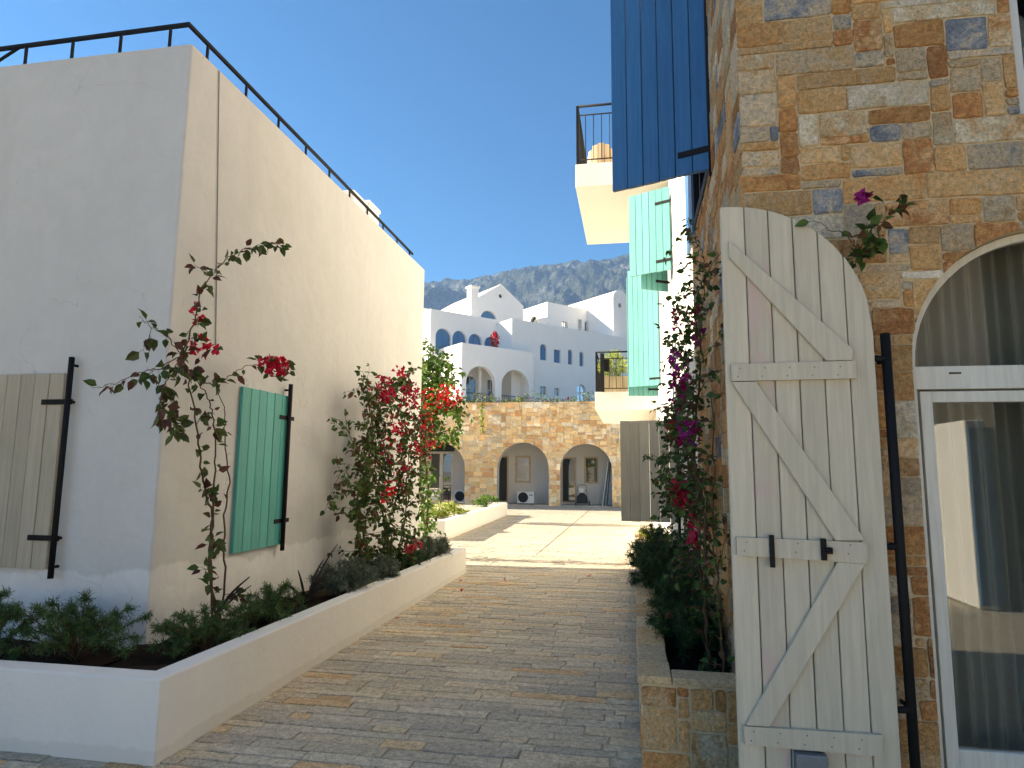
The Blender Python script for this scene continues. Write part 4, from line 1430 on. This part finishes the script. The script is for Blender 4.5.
K = 'shrubs in the stone planter'
conifer_shrub('juniper_shrub', (0.34, 5.3, 0.34), 'dark juniper at the near end of the stone planter', K, R(51), 0.26, 0.75, 0.46, 80, 46, 'dark_juniper', 0.032)
conifer_shrub('juniper_shrub', (0.30, 7.0, 0.34), 'tall feathery juniper in the stone planter below the taupe shutter', K, R(52), 0.32, 0.7, 0.66, 110, 46, 'dark_juniper', 0.034)
conifer_shrub('juniper_shrub', (0.32, 8.6, 0.34), 'mid green juniper in the stone planter behind the tall feathery one', K, R(53), 0.30, 0.6, 0.62, 90, 40, 'dark_juniper', 0.034)
leafy_bush('shrub', (0.28, 12.2, 0.36), 'sunlit yellow-green shrub at the far end of the stone planter', K, R(24), (0.24, 0.5, 0.16), 500, 0.07, 'yellow')
climber('bougainvillea', (0.45, 5.2, 0.36), 'dark tangled bougainvillea with magenta flowers between the arched board leaf and the taupe shutter', G, [
    ([(0.45, 4.5, 0.36), (0.45, 4.64, 0.78), (0.45, 4.5, 1.21), (0.45, 4.85, 1.56), (0.45, 5.3, 1.87), (0.45, 4.8, 2.09), (0.45, 4.5, 2.42), (0.45, 4.6, 2.74), (0.48, 4.4, 2.9)], 0.013, 32, 18),
    ([(0.5, 5.0, 0.36), (0.48, 5.2, 0.9), (0.46, 5.0, 1.4), (0.46, 5.3, 1.9), (0.46, 5.2, 2.3)], 0.012, 32, 18),
    ([(0.5, 5.6, 0.36), (0.48, 5.8, 0.9), (0.46, 5.6, 1.4), (0.44, 5.9, 1.9), (0.44, 6.0, 2.2), (0.46, 5.7, 2.7), (0.5, 5.4, 3.0)], 0.010, 36, 20),
    ([(0.5, 4.2, 0.36), (0.5, 4.25, 0.8), (0.48, 4.3, 1.2), (0.5, 4.35, 1.7), (0.5, 4.4, 2.1)], 0.008, 14, 6),
    ([(0.46, 5.2, 1.8), (0.42, 5.9, 2.0), (0.36, 6.5, 2.25)], 0.006, 40, 22),
    ([(0.46, 5.0, 1.5), (0.40, 5.6, 1.45), (0.36, 6.2, 1.4)], 0.006, 44, 24),
    ([(0.48, 5.4, 2.3), (0.44, 5.9, 2.7), (0.42, 6.3, 3.1), (0.40, 6.4, 3.3)], 0.005, 16, 6),
    ([(0.46, 5.6, 1.2), (0.36, 6.2, 1.5), (0.26, 6.8, 1.75)], 0.005, 30, 12),
    ([(0.48, 4.55, 2.7), (0.50, 4.5, 3.0), (0.46, 4.75, 3.3), (0.42, 5.0, 3.45)], 0.004, 18, 6),
], [((0.36, 5.0, 2.18), (0.08, 0.28, 0.18), 50, 'magenta'), ((0.36, 5.5, 2.5), (0.08, 0.3, 0.14), 22, 'magenta'), ((0.38, 6.2, 2.02), (0.08, 0.35, 0.10), 44, 'wine'),
    ((0.36, 5.2, 1.45), (0.09, 0.35, 0.14), 70, 'wine'), ((0.36, 5.9, 1.42), (0.08, 0.3, 0.14), 40, 'wine'), ((0.38, 4.8, 1.9), (0.08, 0.2, 0.12), 26, 'magenta'), ((0.40, 4.6, 1.2), (0.07, 0.2, 0.14), 26, 'wine'),
    ((0.42, 6.3, 3.05), (0.06, 0.2, 0.14), 12, 'magenta'), ((0.44, 4.6, 2.6), (0.05, 0.15, 0.2), 14, 'magenta')],
    R(34), 0.055, 'boug', (0.08, 0.3), lean=V3((-0.5, -0.2, -0.1)))
climber('bougainvillea', (1.11, 3.46, 2.68), 'bougainvillea sprig with one purple flower sticking out above the arched board leaf', G, [
    ([(1.12, 3.46, 2.66), (1.10, 3.42, 2.74), (1.05, 3.38, 2.77), (0.98, 3.36, 2.80), (0.90, 3.36, 2.85)], 0.004, 10, 0),
    ([(1.12, 3.46, 2.66), (1.14, 3.40, 2.74), (1.20, 3.36, 2.82), (1.28, 3.34, 2.885)], 0.004, 60, 6),
    ([(1.12, 3.46, 2.66), (1.15, 3.40, 2.72), (1.22, 3.36, 2.755)], 0.003, 60, 8),
], [((1.14, 3.36, 2.965), (0.03, 0.02, 0.025), 7, 'magenta')], R(35), 0.06, 'boug', (0.04, 0.08), lean=V3((0.2, -0.4, 0.1)))

# ================================================================== ARCADE
AY = 32.0
arc = thing('arcade_building', (-5, 34, 0), 'low building of honey coloured stone with round arches closing the court', 'building')
holes = [arch(-9.48 + 15, 1.28, 0.02, 1.74, 22), arch(-5.30 + 15, 1.28, 0.02, 1.76, 22), arch(-2.24 + 15, 1.24, 0.02, 1.74, 22), arch(-13.0 + 15, 1.28, 0.02, 1.74, 22)]
mb = MB()
wall_sheet(mb, (-15, AY, 0), X, -Y, rect(0, 0, 18, 5.02), holes, 0.55)
mb.box(-15, AY + 0.55, 3.25, 3, AY + 2.2, 5.0)
mb.box(-15, AY + 2.2, 0, -12.5, AY + 2.4, 5.0)
mb.build('wall', 'inner_wall', arc)
mb = MB()
clad(mb, (-15, AY, 0), X, -Y, 18, 5.03, holes, (0.115, 0.10), R(66), ws=(2, 2, 3, 3, 4, 5), hs=(1, 2, 2, 3), gap=0.016, depth=0.02, jit=0.008, fine=False)
mb.build('stone_facing', 'ashlar_pale', arc)
BY = AY + 2.2


def bh(x0, z0, x1, z1):
    return rect(x0 + 12.5, z0, x1 + 12.5, z1)


ops = [(-10.72, 0.03, -9.42, 2.62), (-7.08, 0.03, -6.42, 2.44), (-6.06, 1.06, -5.26, 2.45), (-3.66, 0.05, -2.88, 2.38), (-2.48, 1.06, -1.76, 2.41)]
mb = MB()
wall_sheet(mb, (-12.5, BY, 0), X, -Y, rect(0, 0, 15.5, 5.0), [bh(*o_) for o_ in ops], 0.2)
mb.box(-12.5, BY + 3.0, 0, 3.0, BY + 3.2, 5.0)
mb.build('back_wall', 'inner_wall', arc)
for (x0, z0, x1, z1) in ops:
    b = MB()
    e = 0.08
    for (p0, q0, p1, q1) in ((x0, z0, x0 + e, z1), (x1 - e, z0, x1, z1), (x0 + e, z1 - e, x1 - e, z1), (x0 + e, z0, x1 - e, z0 + e)):
        b.box(p0, BY - 0.02, q0, p1, BY + 0.08, q1)
    dbl = x1 - x0 > 1.0
    if dbl:
        b.box((x0 + x1) / 2 - 0.09, BY - 0.018, z0 + e, (x0 + x1) / 2 + 0.09, BY + 0.06, z1 - e)
    w = b.build('door_frame' if z0 < 0.5 else 'window_frame', 'frame_paint' if dbl else 'brown_wood', arc)
    b = MB()
    b.box(x0 + e, BY + 0.03, z0 + e, x1 - e, BY + 0.036, z1 - e)
    b.build('pane', 'far_glass', w)
b = MB()
b.extr([V3((a, BY - 0.03, z)) for a, z in arch(-10.07, 0.78, 2.66, 2.66, 14)], Y * 0.03)
b.build('fanlight', 'black_plastic', arc)
# plants trailing along the terrace edge: one uncountable mass
mb = MB()
rng = R(77)
for i in range(1500):
    x = rng.uniform(-10.6, 0.2)
    p_ = V3((x, AY + rng.uniform(0.0, 0.5), 5.02 + rng.random() ** 1.7 * (0.35 + 0.2 * math.sin(x * 2.3))))
    mb.leaf(p_, rdir(rng), rdir(rng) + ZUP, rng.uniform(0.08, 0.16), 0.06, gcol(rng, rng.choice(('bright', 'olive', 'boug', 'olive', 'yellow')) if rng.random() < 0.93 else 'magenta'))
tag(mb.build('terrace_plants', 'leaf', None, loc=(-5, 32.2, 5.02)), 'low green planting along the top edge of the stone arcade', 'plants', kind='stuff')
climber('trailing_vine', (-7.36, 31.96, 5.0), 'thin vine hanging down the stone between the first and second arches', None,
        [([(-7.36, 31.93, 5.0), (-7.37, 31.93, 4.6), (-7.33, 31.93, 4.2), (-7.35, 31.93, 3.7)], 0.02, 24, 6)], [], R(36), 0.13, 'yellow', (0.1, 0.25), lean=V3((0, -0.4, -0.3)))


# things under the arches
def ac_unit(x0, y0, z0, label, w_=0.86, h_=0.58, d_=0.32):
    t = thing('air_conditioner', (x0 + w_ / 2, y0 + d_ / 2, z0), label, 'air conditioner', 'outdoor air conditioners under the arches')
    b = MB()
    b.box(x0, y0, z0 + 0.06, x0 + w_, y0 + d_, z0 + 0.06 + h_)
    b.build('casing', 'white_metal', t, bevel=0.012)
    c = V3((x0 + w_ * 0.36, y0 - 0.004, z0 + 0.06 + h_ / 2))
    b = MB()
    n_ = 28
    rr = h_ * 0.43
    b.add([c + V3((rr * math.cos(2 * PI * i / n_), 0, rr * math.sin(2 * PI * i / n_))) for i in range(n_)], [tuple(range(n_))])
    b.build('fan_opening', 'black_plastic', t)
    b = MB()
    for k in range(1, 5):
        r2 = rr * k / 4
        b.tube([c + V3((r2 * math.cos(2 * PI * i / 24), -0.012, r2 * math.sin(2 * PI * i / 24))) for i in range(25)], 0.005, 4)
    for k in range(8):
        a = PI * k / 4
        b.tube([c + V3((0, -0.012, 0)), c + V3((rr * math.cos(a), -0.012, rr * math.sin(a)))], 0.005, 4)
    b.build('fan_grille', 'black_metal', t)
    for xx in (x0 + 0.08, x0 + w_ - 0.14):
        b = MB()
        b.box(xx, y0 - 0.01, z0, xx + 0.06, y0 + d_, z0 + 0.06)
        b.build('foot', 'black_plastic', t)
    b = MB()
    b.box(x0 + w_ * 0.72, y0 - 0.006, z0 + 0.44, x0 + w_ * 0.92, y0 - 0.001, z0 + 0.50)
    b.build('badge', 'grey_metal', t)
    return t


ac_unit(-5.75, 33.0, 0.0, 'white outdoor air conditioner with black fan under the middle arch')
ac_unit(-9.10, 33.3, 0.0, 'white outdoor air conditioner with black fan under the leftmost arch')
# portable machine on a tubular frame
t = thing('pressure_washer', (-2.5, 33.0, 0), 'black wheeled machine with a hooped handle under the right-hand arch', 'machine')
b = MB()
b.extr([V3((-2.78, 32.9, 0.1)), V3((-2.2, 32.9, 0.1)), V3((-2.24, 32.9, 0.42)), V3((-2.4, 32.9, 0.6)), V3((-2.62, 32.9, 0.6)), V3((-2.76, 32.9, 0.42))], Y * 0.4)
b.build('body', 'black_plastic', t, bevel=0.03)
b = MB()
b.tube(smooth_path([(-2.8, 32.88, 0.1), (-2.74, 32.95, 0.6), (-2.70, 33.05, 0.95), (-2.60, 33.08, 1.0), (-2.42, 33.08, 1.0), (-2.32, 33.05, 0.95), (-2.26, 32.95, 0.6), (-2.2, 32.88, 0.1)], 5), 0.018, 7)
b.tube([(-2.73, 32.98, 0.72), (-2.29, 32.98, 0.72)], 0.014, 6)
b.build('handle', 'grey_metal', t)
for xx in (-2.84, -2.18):
    b = MB()
    b.tube([(xx, 33.1, 0.12), (xx + 0.05, 33.1, 0.12)], 0.12, 18, sm=False)
    b.build('wheel', 'black_plastic', t)
b = MB()
b.box(-2.64, 32.87, 0.66, -2.40, 32.89, 0.84)
b.build('control_panel', 'white_metal', t)
for k, (x0, x1, th, mt, lb) in enumerate(((-1.52, -1.30, 0.03, 'white_metal', 'white board leaning on the right side of the right-hand arch'), (-1.36, -1.22, 0.03, 'board', 'blue-grey board leaning behind the white one in the right-hand arch'))):
    b = MB()
    b.obox((x0, 32.75 + 0.2 * k, 0), (0.05, 0.55, 0), (th, 0, 0), (0.30 - 0.08 * k, 0.05, 2.15))
    tag(b.build('leaning_board', mt, None, loc=(x0, 32.9 + 0.2 * k, 0), bevel=0.004), lb, 'board')
# seat and small table under the leftmost arch
t = thing('sofa', (-10.4, 33.4, 0), 'pale low sofa under the leftmost arch', 'sofa')
b = MB()
b.box(-11.0, 33.0, 0.12, -9.85, 33.6, 0.40)
b.build('seat', 'sofa', t, bevel=0.04)
b = MB()
b.box(-11.0, 33.6, 0.12, -9.85, 33.78, 0.72)
b.build('backrest', 'sofa', t, bevel=0.04)
for xx in (-11.1, -9.85):
    b = MB()
    b.box(xx, 33.0, 0.1, xx + 0.1, 33.78, 0.56)
    b.build('armrest', 'sofa', t, bevel=0.03)
for xx in (-11.0, -9.95):
    for yy in (33.05, 33.65):
        b = MB()
        b.box(xx, yy, 0, xx + 0.06, yy + 0.06, 0.12)
        b.build('leg', 'brown_wood', t)
t = thing('chair', (-9.4, 33.0, 0), 'dark metal chair beside the pale sofa under the leftmost arch', 'chair')
b = MB()
b.box(-9.65, 32.8, 0.42, -9.22, 33.2, 0.45)
b.build('seat', 'black_metal', t)
b = MB()
for z in (0.6, 0.75, 0.88):
    b.tube([(-9.63, 33.2, z), (-9.24, 33.2, z)], 0.014, 5)
b.build('backrest', 'black_metal', t)
for xx in (-9.63, -9.24):
    for yy, zz in ((32.82, 0.44), (33.2, 0.9)):
        b = MB()
        b.tube([(xx, yy, 0), (xx, yy, zz)], 0.015, 6)
        b.build('leg', 'black_metal', t)

mb = MB()
mb.box(-60, AY + 2.6, 2.0, 40, 62, 4.97)
mb.box(-60, 62, 0.0, 60, 110, 8.3)
tag(mb.build('terrace_ground', 'court_stone'), kind='structure')
# ================================================================== WHITE VILLAS ON THE SLOPE (turned 45 degrees)
az = math.radians(44.6)
VU = V3((math.sin(az), math.cos(az), 0))
VV = V3((-math.cos(az), math.sin(az), 0))
VP0 = V3((-10.07, 38.0, 0))


def vp(t_, s_, z=0.0):
    return VP0 + VU * t_ + VV * s_ + ZUP * z


def vblock(parent, t0, t1, s0, s1, z0, z1, front=(), left=(), mat='white_wall', thick=0.35, top=None, name='wall'):
    """box in villa axes; front face at s0 looks towards -VV, left face at t0 looks towards -VU"""
    b = MB()
    outl = top if top else rect(0, z0, t1 - t0, z1)
    wall_sheet(b, vp(t0, s0), VU, -VV, outl, list(front), thick)
    wall_sheet(b, vp(t0, s0 + thick), VV, -VU, rect(0, z0, s1 - s0 - thick, z1), list(left), thick)
    b.obox(vp(t1 - thick, s0 + thick, z0), VU * thick, VV * (s1 - s0 - thick), ZUP * (z1 - z0))
    b.obox(vp(t0 + thick, s1 - thick, z0), VU * (t1 - t0 - 2 * thick), VV * thick, ZUP * (z1 - z0))
    b.obox(vp(t0 + thick, s0 + thick, z1 - 0.45), VU * (t1 - t0 - 2 * thick), VV * (s1 - s0 - 2 * thick), ZUP * 0.2)
    return b.build(name, mat, parent)


def vpane(parent, t0, s0, shape, mat, name='window', depth=0.22, muntin=True):
    b = MB()
    b.extr([vp(t0 + a, s0 + depth, z) for a, z in shape], VV * 0.02)
    o = b.build(name, mat, parent)
    if muntin:
        xs = [p_[0] for p_ in shape]
        zz = [p_[1] for p_ in shape]
        m_ = (min(xs) + max(xs)) / 2
        b = MB()
        b.obox(vp(t0 + m_ - 0.03, s0 + depth - 0.03, min(zz)), VU * 0.06, VV * 0.028, ZUP * (max(zz) - min(zz) - 0.03))
        b.obox(vp(t0 + min(xs), s0 + depth - 0.025, min(zz) + (max(zz) - min(zz)) * 0.62), VU * (m_ - min(xs) - 0.031), VV * 0.022, ZUP * 0.05)
        b.obox(vp(t0 + m_ + 0.031, s0 + depth - 0.025, min(zz) + (max(zz) - min(zz)) * 0.62), VU * (max(xs) - m_ - 0.031), VV * 0.022, ZUP * 0.05)
        b.build('glazing_bar', mat if mat == 'blue_glass' else 'frame_paint', o)
    return o


# loggia villa: arches below, terrace with blue arched windows above
v1 = thing('white_villa', (-10, 40, 0), 'white villa with two large arches below and four blue arched windows above', 'house', 'white houses on the slope')
la = [arch(1.40, 1.05, 5.7, 6.97, 18), arch(4.0, 1.08, 5.7, 6.96, 18)]
vblock(v1, 0, 5.4, 0, 4.8, 3.0, 9.33, la)
b = MB()
b.obox(vp(0.35, 0.35, 5.45), VU * 4.7, VV * 4.05, ZUP * 0.2)
b.build('loggia_floor', 'inner_wall', v1)
b = MB()
wall_sheet(b, vp(0.36, 2.3), VU, -VV, rect(0, 5.66, 4.68, 8.85), [arch(0.55, 0.42, 5.7, 7.3, 12), arch(1.65, 0.42, 5.7, 7.3, 12), rect(3.0, 5.7, 3.5, 7.6)], 0.15)
b.build('loggia_back_wall', 'white_wall', v1)
for sh_ in (arch(0.55, 0.40, 5.7, 7.3, 12), arch(1.65, 0.40, 5.7, 7.3, 12), rect(3.0, 5.7, 3.5, 7.6)):
    vpane(v1, 0.36, 2.3, sh_, 'far_glass', 'french_window', 0.05)
b = MB()
b.cyl(vp(2.0, 1.1), 0.12, 0.12, 5.65, 8.85, 14)
b.build('column', 'white_wall', v1)
b = MB()
for z in (5.85, 6.35):
    b.tube([vp(0.4, 0.15, z), vp(5.1, 0.15, z)], 0.02, 5)
for k in range(32):
    b.tube([vp(0.4 + 0.15 * k, 0.15, 5.7), vp(0.4 + 0.15 * k, 0.15, 6.35)], 0.01, 4)
b.build('balustrade', 'black_metal', v1)
ba = [arch(0.96, 0.57, 9.0, 10.16, 14), arch(2.16, 0.53, 9.0, 10.2, 14), arch(3.37, 0.52, 9.0, 10.16, 14), arch(4.56, 0.46, 9.0, 10.16, 14)]
vblock(v1, -0.69, 4.45, 2.80, 6.9, 8.6, 11.88, ba, name='upper_wall')
for sh_ in ba:
    vpane(v1, -0.69, 2.80, sh_, 'blue_glass', 'blue_window', 0.2)
# facade villa
v2 = thing('white_villa', (-2, 46, 0), 'long white villa facade with small blue windows in two rows, right of the arched villa', 'house', 'white houses on the slope')
fw = [arch(6.99 - 4.37, 0.28, 9.12, 9.95, 10), rect(7.9 - 4.37, 9.06, 8.5 - 4.37, 9.98), arch(9.36 - 4.37, 0.2, 9.06, 9.93, 10), arch(10.40 - 4.37, 0.19, 9.03, 9.9, 10),
      rect(6.72 - 4.37, 6.77, 7.25 - 4.37, 7.33), rect(7.93 - 4.37, 6.78, 8.39 - 4.37, 7.31), arch(10.37 - 4.37, 0.42, 6.2, 7.33, 12)]
vblock(v2, 4.37, 15.5, 1.0, 5.0, 3.0, 11.63, fw)
for i, sh_ in enumerate(fw):
    vpane(v2, 4.37, 1.0, sh_, 'blue_glass' if i < 4 else 'far_glass', 'blue_window' if i < 4 else 'window', 0.16)
# gabled house
v3 = thing('white_villa', (-8, 52, 0), 'white gabled villa with a tall chimney, highest on the left of the slope', 'house', 'white houses on the slope')
g0, g1, gs = 5.36, 9.5, 6.8
top = [(0, 8.6), (g1 - g0, 8.6), (g1 - g0, 14.45), (7.39 - g0, 15.85), (0, 14.5)]
gh = [arch(6.31 - g0, 0.74, 12.2, 12.86, 14), [(7.35 - g0 + 0.17 * math.cos(2 * PI * i / 12), 14.9 + 0.17 * math.sin(2 * PI * i / 12)) for i in range(12)]]
vblock(v3, g0, g1, gs, gs + 7.2, 8.6, 14.5, gh, top=top)
b = MB()
for (aa, za, bb, zb) in ((g0 - 0.05, 14.5, 7.39, 15.85), (g1 + 0.05, 14.45, 7.39, 15.85)):
    b.extr([vp(aa, gs + 0.36, za - 0.02), vp(bb, gs + 0.36, zb - 0.02), vp(bb, gs + 0.36, zb - 0.2), vp(aa, gs + 0.36, za - 0.2)], VV * 6.8)
b.build('roof', 'white_wall', v3)
vpane(v3, g0, gs, gh[0], 'blue_glass', 'arched_window', 0.2)
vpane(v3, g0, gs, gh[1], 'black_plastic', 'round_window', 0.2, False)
b = MB()
b.obox(vp(4.62, gs - 0.2, 8.6), VU * 0.62, VV * 0.62, ZUP * 6.5)
b.obox(vp(4.54, gs - 0.28, 15.1), VU * 0.78, VV * 0.78, ZUP * 0.12)
b.build('chimney', 'white_wall', v3)
b = MB()
b.obox(vp(2.2, gs + 5.5, 8.6), VU * 3.0, VV * 4.0, ZUP * 5.9)
b.build('rear_wing', 'white_wall', v3)
# upper terrace house
v4 = thing('white_villa', (2, 52, 0), 'flat-roofed white villa with a dark arched doorway, behind the long facade', 'house', 'white houses on the slope')
t4 = 10.84
fo4 = [rect(12.31 - t4, 12.3, 12.92 - t4, 13.4), rect(13.96 - t4, 11.9, 14.38 - t4, 13.8), arch(14.96 - t4, 0.27, 11.9, 13.5, 10)]
lo4 = [arch(7.28 - 5.5 - 0.35, 0.46, 12.6, 13.45, 12)]
vblock(v4, t4, 18.5, 5.5, 9.0, 8.6, 14.72, fo4, lo4)
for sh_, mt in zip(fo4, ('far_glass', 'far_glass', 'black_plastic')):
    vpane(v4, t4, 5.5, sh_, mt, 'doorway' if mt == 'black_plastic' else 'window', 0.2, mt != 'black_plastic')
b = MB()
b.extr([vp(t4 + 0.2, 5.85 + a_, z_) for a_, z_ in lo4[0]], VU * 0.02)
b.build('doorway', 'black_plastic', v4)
b = MB()
for k in range(26):
    p_ = vp(11.0 + 0.25 * k, 4.4, 0)
    b.tube([(p_.x, p_.y, 11.3), (p_.x, p_.y, 12.55)], 0.014, 4)
for z in (12.0, 12.55):
    b.tube([vp(11.0, 4.4, z), vp(17.3, 4.4, z)], 0.02, 4)
b.build('terrace_railing', 'black_metal', v4)
# tower
v5 = thing('white_villa', (3, 46, 0), 'white round-topped tower house with one tiny square window, at the right of the slope', 'house', 'white houses on the slope')
t5, w5 = 14.95, 1.55
tw = [(0, 3.0), (w5, 3.0)] + [(w5 / 2 + w5 / 2 * math.cos(PI * i / 14), 15.02 + w5 / 2 * math.sin(PI * i / 14)) for i in range(15)]
hw = rect(0.58, 14.4, 0.9, 14.75)
b = MB()
wall_sheet(b, vp(t5, 2.5), VU, -VV, tw, [hw], 0.4)
b.extr([vp(t5 + a_, 2.9, z_) for a_, z_ in tw], VV * 6.2)
b.build('wall', 'white_wall', v5)
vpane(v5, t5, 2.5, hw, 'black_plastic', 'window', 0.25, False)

t = thing('potted_flower', vp(2.55, 0.25, 9.33), 'red flowering plant standing on the terrace wall of the arched white villa', 'plant')
b, f = MB(), MB()
rng = R(25)
q0 = vp(2.55, 0.25, 9.33)
b.tube([q0, q0 + V3((0.05, 0, 0.6)), q0 + V3((0, 0, 1.1))], 0.02, 5)
for i in range(260):
    d = rdir(rng)
    p_ = q0 + V3((d.x * 0.24, d.y * 0.24, 0.5 + d.z * 0.5))
    f.leaf(p_, rdir(rng), rdir(rng), 0.13, 0.1, gcol(rng, 'crimson' if rng.random() < 0.8 else 'boug'))
b.build('stem', 'bark', t)
f.build('flowers', 'petal', t)

# ================================================================== HOUSES THE PHOTO SHOWS ONLY BY SHADE AND REFLECTION
o = thing('tall_house', (-11, 1, 0), 'tall white house left of the viewpoint, known only by the shade it casts', 'house')
b = MB()
b.box(-14, -0.3, 0, -8.3, 6.0, 10.5)
b.build('wall', 'white_wall', o)
o = thing('court_house', (-14, 30, 0), 'white house at the left of the far court, known only by the shade it casts', 'house')
b = MB()
b.box(-20, 28.2, 0, -15.2, 31.6, 7.6)
b.build('wall', 'white_wall', o)
o = thing('street_house', (7, -6, 0), 'dark timber house behind the viewpoint, seen reflected in the arched glass door', 'house')
b = MB()
b.box(4.5, -12, 0, 14, -2.0, 8.5)
b.build('wall', 'dark_timber', o)
o = thing('garden_wall', (4.3, -5, 0), 'white garden wall behind the viewpoint, seen reflected in the arched glass door', 'wall')
b = MB()
b.box(4.1, -11, 0, 4.34, -1.9, 2.3)
b.build('wall', 'white_wall', o, bevel=0.015)
b = MB()
planks(b, (4.12, -1.86, 0), X, Y, 0.26, 0.05, 2.2, 2, 0.03, R(88))
b.build('gate_leaf', 'blue_paint', o)

# unseen tree added behind the grey house to shade a band of slabs
o = thing('added_olive_tree', (-9.0, 20.6, 0), 'small olive tree behind the grey house, added unseen to shade a band of the court', 'tree')
b = MB()
b.tube(smooth_path([(-9.0, 20.6, 0), (-8.95, 20.55, 1.2), (-9.1, 20.6, 2.4), (-8.9, 20.6, 3.4)], 5), [0.11 - 0.004 * i for i in range(16)], 8)
for k in range(7):
    a_ = 2 * PI * k / 7
    b.tube(smooth_path([(-9.05, 20.6, 2.4), (-9.0 + 0.7 * math.cos(a_), 20.6 + 0.3 * math.sin(a_), 3.3), (-9.0 + 1.4 * math.cos(a_), 20.6 + 0.5 * math.sin(a_), 3.9)], 4), 0.03, 5)
b.build('trunk', 'bark', o)
b = MB()
rng = R(93)
cl = [(V3((-9.0 + rng.uniform(-1.5, 1.5), 20.6 + rng.uniform(-0.45, 0.45), 3.9 + rng.uniform(-0.5, 0.6)))) for _ in range(46)]
for i in range(3000):
    p_ = rng.choice(cl) + rdir(rng) * 0.32 * rng.random() ** 0.5
    b.leaf(p_, rdir(rng), rdir(rng), rng.uniform(0.07, 0.12), 0.035, gcol(rng, 'olive'))
b.build('crown', 'leaf', o)

# fallen bracts on the slabs
rng = R(91)
for (x, y) in ((-2.50, 9.6), (-2.3, 8.9), (-1.9, 9.9), (-2.55, 7.1), (-0.7, 10.6)):
    b = MB()
    for k in range(3):
        b.leaf(V3((x, y, 0.012)) + rdir(rng) * 0.012, V3((rng.uniform(-1, 1), rng.uniform(-1, 1), 0.25)), ZUP, 0.04, 0.03, gcol(rng, 'crimson'))
    tag(b.build('fallen_bract', 'petal', None, loc=(x, y, 0.004)), 'dry crimson bougainvillea bract lying on the alley slabs', 'fallen flower', 'fallen bracts on the slabs')

# ================================================================== AIR
hm = bpy.data.materials.new('haze')
hm.use_nodes = True
ht = hm.node_tree
ht.nodes.clear()
ho = ht.nodes.new('ShaderNodeOutputMaterial')
hv = ht.nodes.new('ShaderNodeVolumePrincipled')
hv.inputs['Color'].default_value = (0.34, 0.58, 1.0, 1)
hv.inputs['Density'].default_value = 0.00042
hv.inputs['Anisotropy'].default_value = 0.2
ht.links.new(hv.outputs[0], ho.inputs['Volume'])
M['haze'] = hm
b = MB()
b.box(-2650, -2650, -1.2, 2650, 2650, 330)
tag(b.build('haze', 'haze'), kind='stuff')

# ================================================================== LIGHT, SKY, CAMERA
SUN_EL, SUN_AZ = 27.0, -2.5         # sun stands at -X, a touch towards -Y
sd = V3((-math.cos(math.radians(SUN_AZ)) * math.cos(math.radians(SUN_EL)), math.sin(math.radians(SUN_AZ)) * math.cos(math.radians(SUN_EL)), math.sin(math.radians(SUN_EL))))
su = bpy.data.lights.new('sun', 'SUN')
su.energy = 5.0
su.angle = math.radians(0.5)
su.color = (1.0, 0.95, 0.87)
so = bpy.data.objects.new('sun', su)
so.rotation_euler = sd.to_track_quat('Z', 'Y').to_euler()
so.location = (-30, 0, 30)
COL.objects.link(so)

w = bpy.data.worlds.new('World')
SC.world = w
w.use_nodes = True
nt = w.node_tree
bg = nt.nodes['Background']
sky = nt.nodes.new('ShaderNodeTexSky')
sky.sky_type = 'NISHITA'
sky.sun_disc = False
sky.sun_elevation = math.radians(SUN_EL)
sky.sun_rotation = math.radians(-90 + SUN_AZ)
sky.altitude = 1200
sky.air_density = 1.0
sky.dust_density = 0.1
sky.ozone_density = 2.6
hs = nt.nodes.new('ShaderNodeHueSaturation')
hs.inputs['Saturation'].default_value = 1.52
nt.links.new(sky.outputs[0], hs.inputs['Color'])
nt.links.new(hs.outputs[0], bg.inputs[0])
bg.inputs[1].default_value = 0.050

cam = bpy.data.cameras.new('camera')
cam.sensor_width = 36.0
cam.lens = 660.0 / 1024.0 * 36.0
cam.clip_start, cam.clip_end = 0.05, 6000
co = bpy.data.objects.new('camera', cam)
p_, y_, r_ = math.radians(7.6), math.radians(10.4), math.radians(0.5)
fwd = V3((-math.sin(y_) * math.cos(p_), math.cos(y_) * math.cos(p_), math.sin(p_)))
r0 = V3((math.cos(y_), math.sin(y_), 0))
u0 = r0.cross(fwd)
rt = r0 * math.cos(r_) + u0 * math.sin(r_)
up = u0 * math.cos(r_) - r0 * math.sin(r_)
from mathutils import Matrix
co.matrix_world = Matrix(((rt.x, up.x, -fwd.x, 0), (rt.y, up.y, -fwd.y, 0), (rt.z, up.z, -fwd.z, 1.6), (0, 0, 0, 1)))
COL.objects.link(co)
SC.camera = co

SC.view_settings.view_transform = 'Standard'
SC.view_settings.look = 'None'
SC.view_settings.exposure = 1.95
SC.view_settings.gamma = 1.0
SC.view_settings.use_white_balance = True
SC.view_settings.white_balance_temperature = 7550
SC.view_settings.white_balance_tint = 10
SC.cycles.max_bounces = 8
SC.cycles.diffuse_bounces = 5
SC.cycles.glossy_bounces = 4
SC.cycles.transparent_max_bounces = 12
SC.cycles.sample_clamp_indirect = 6.0
SC.cycles.use_denoising = True
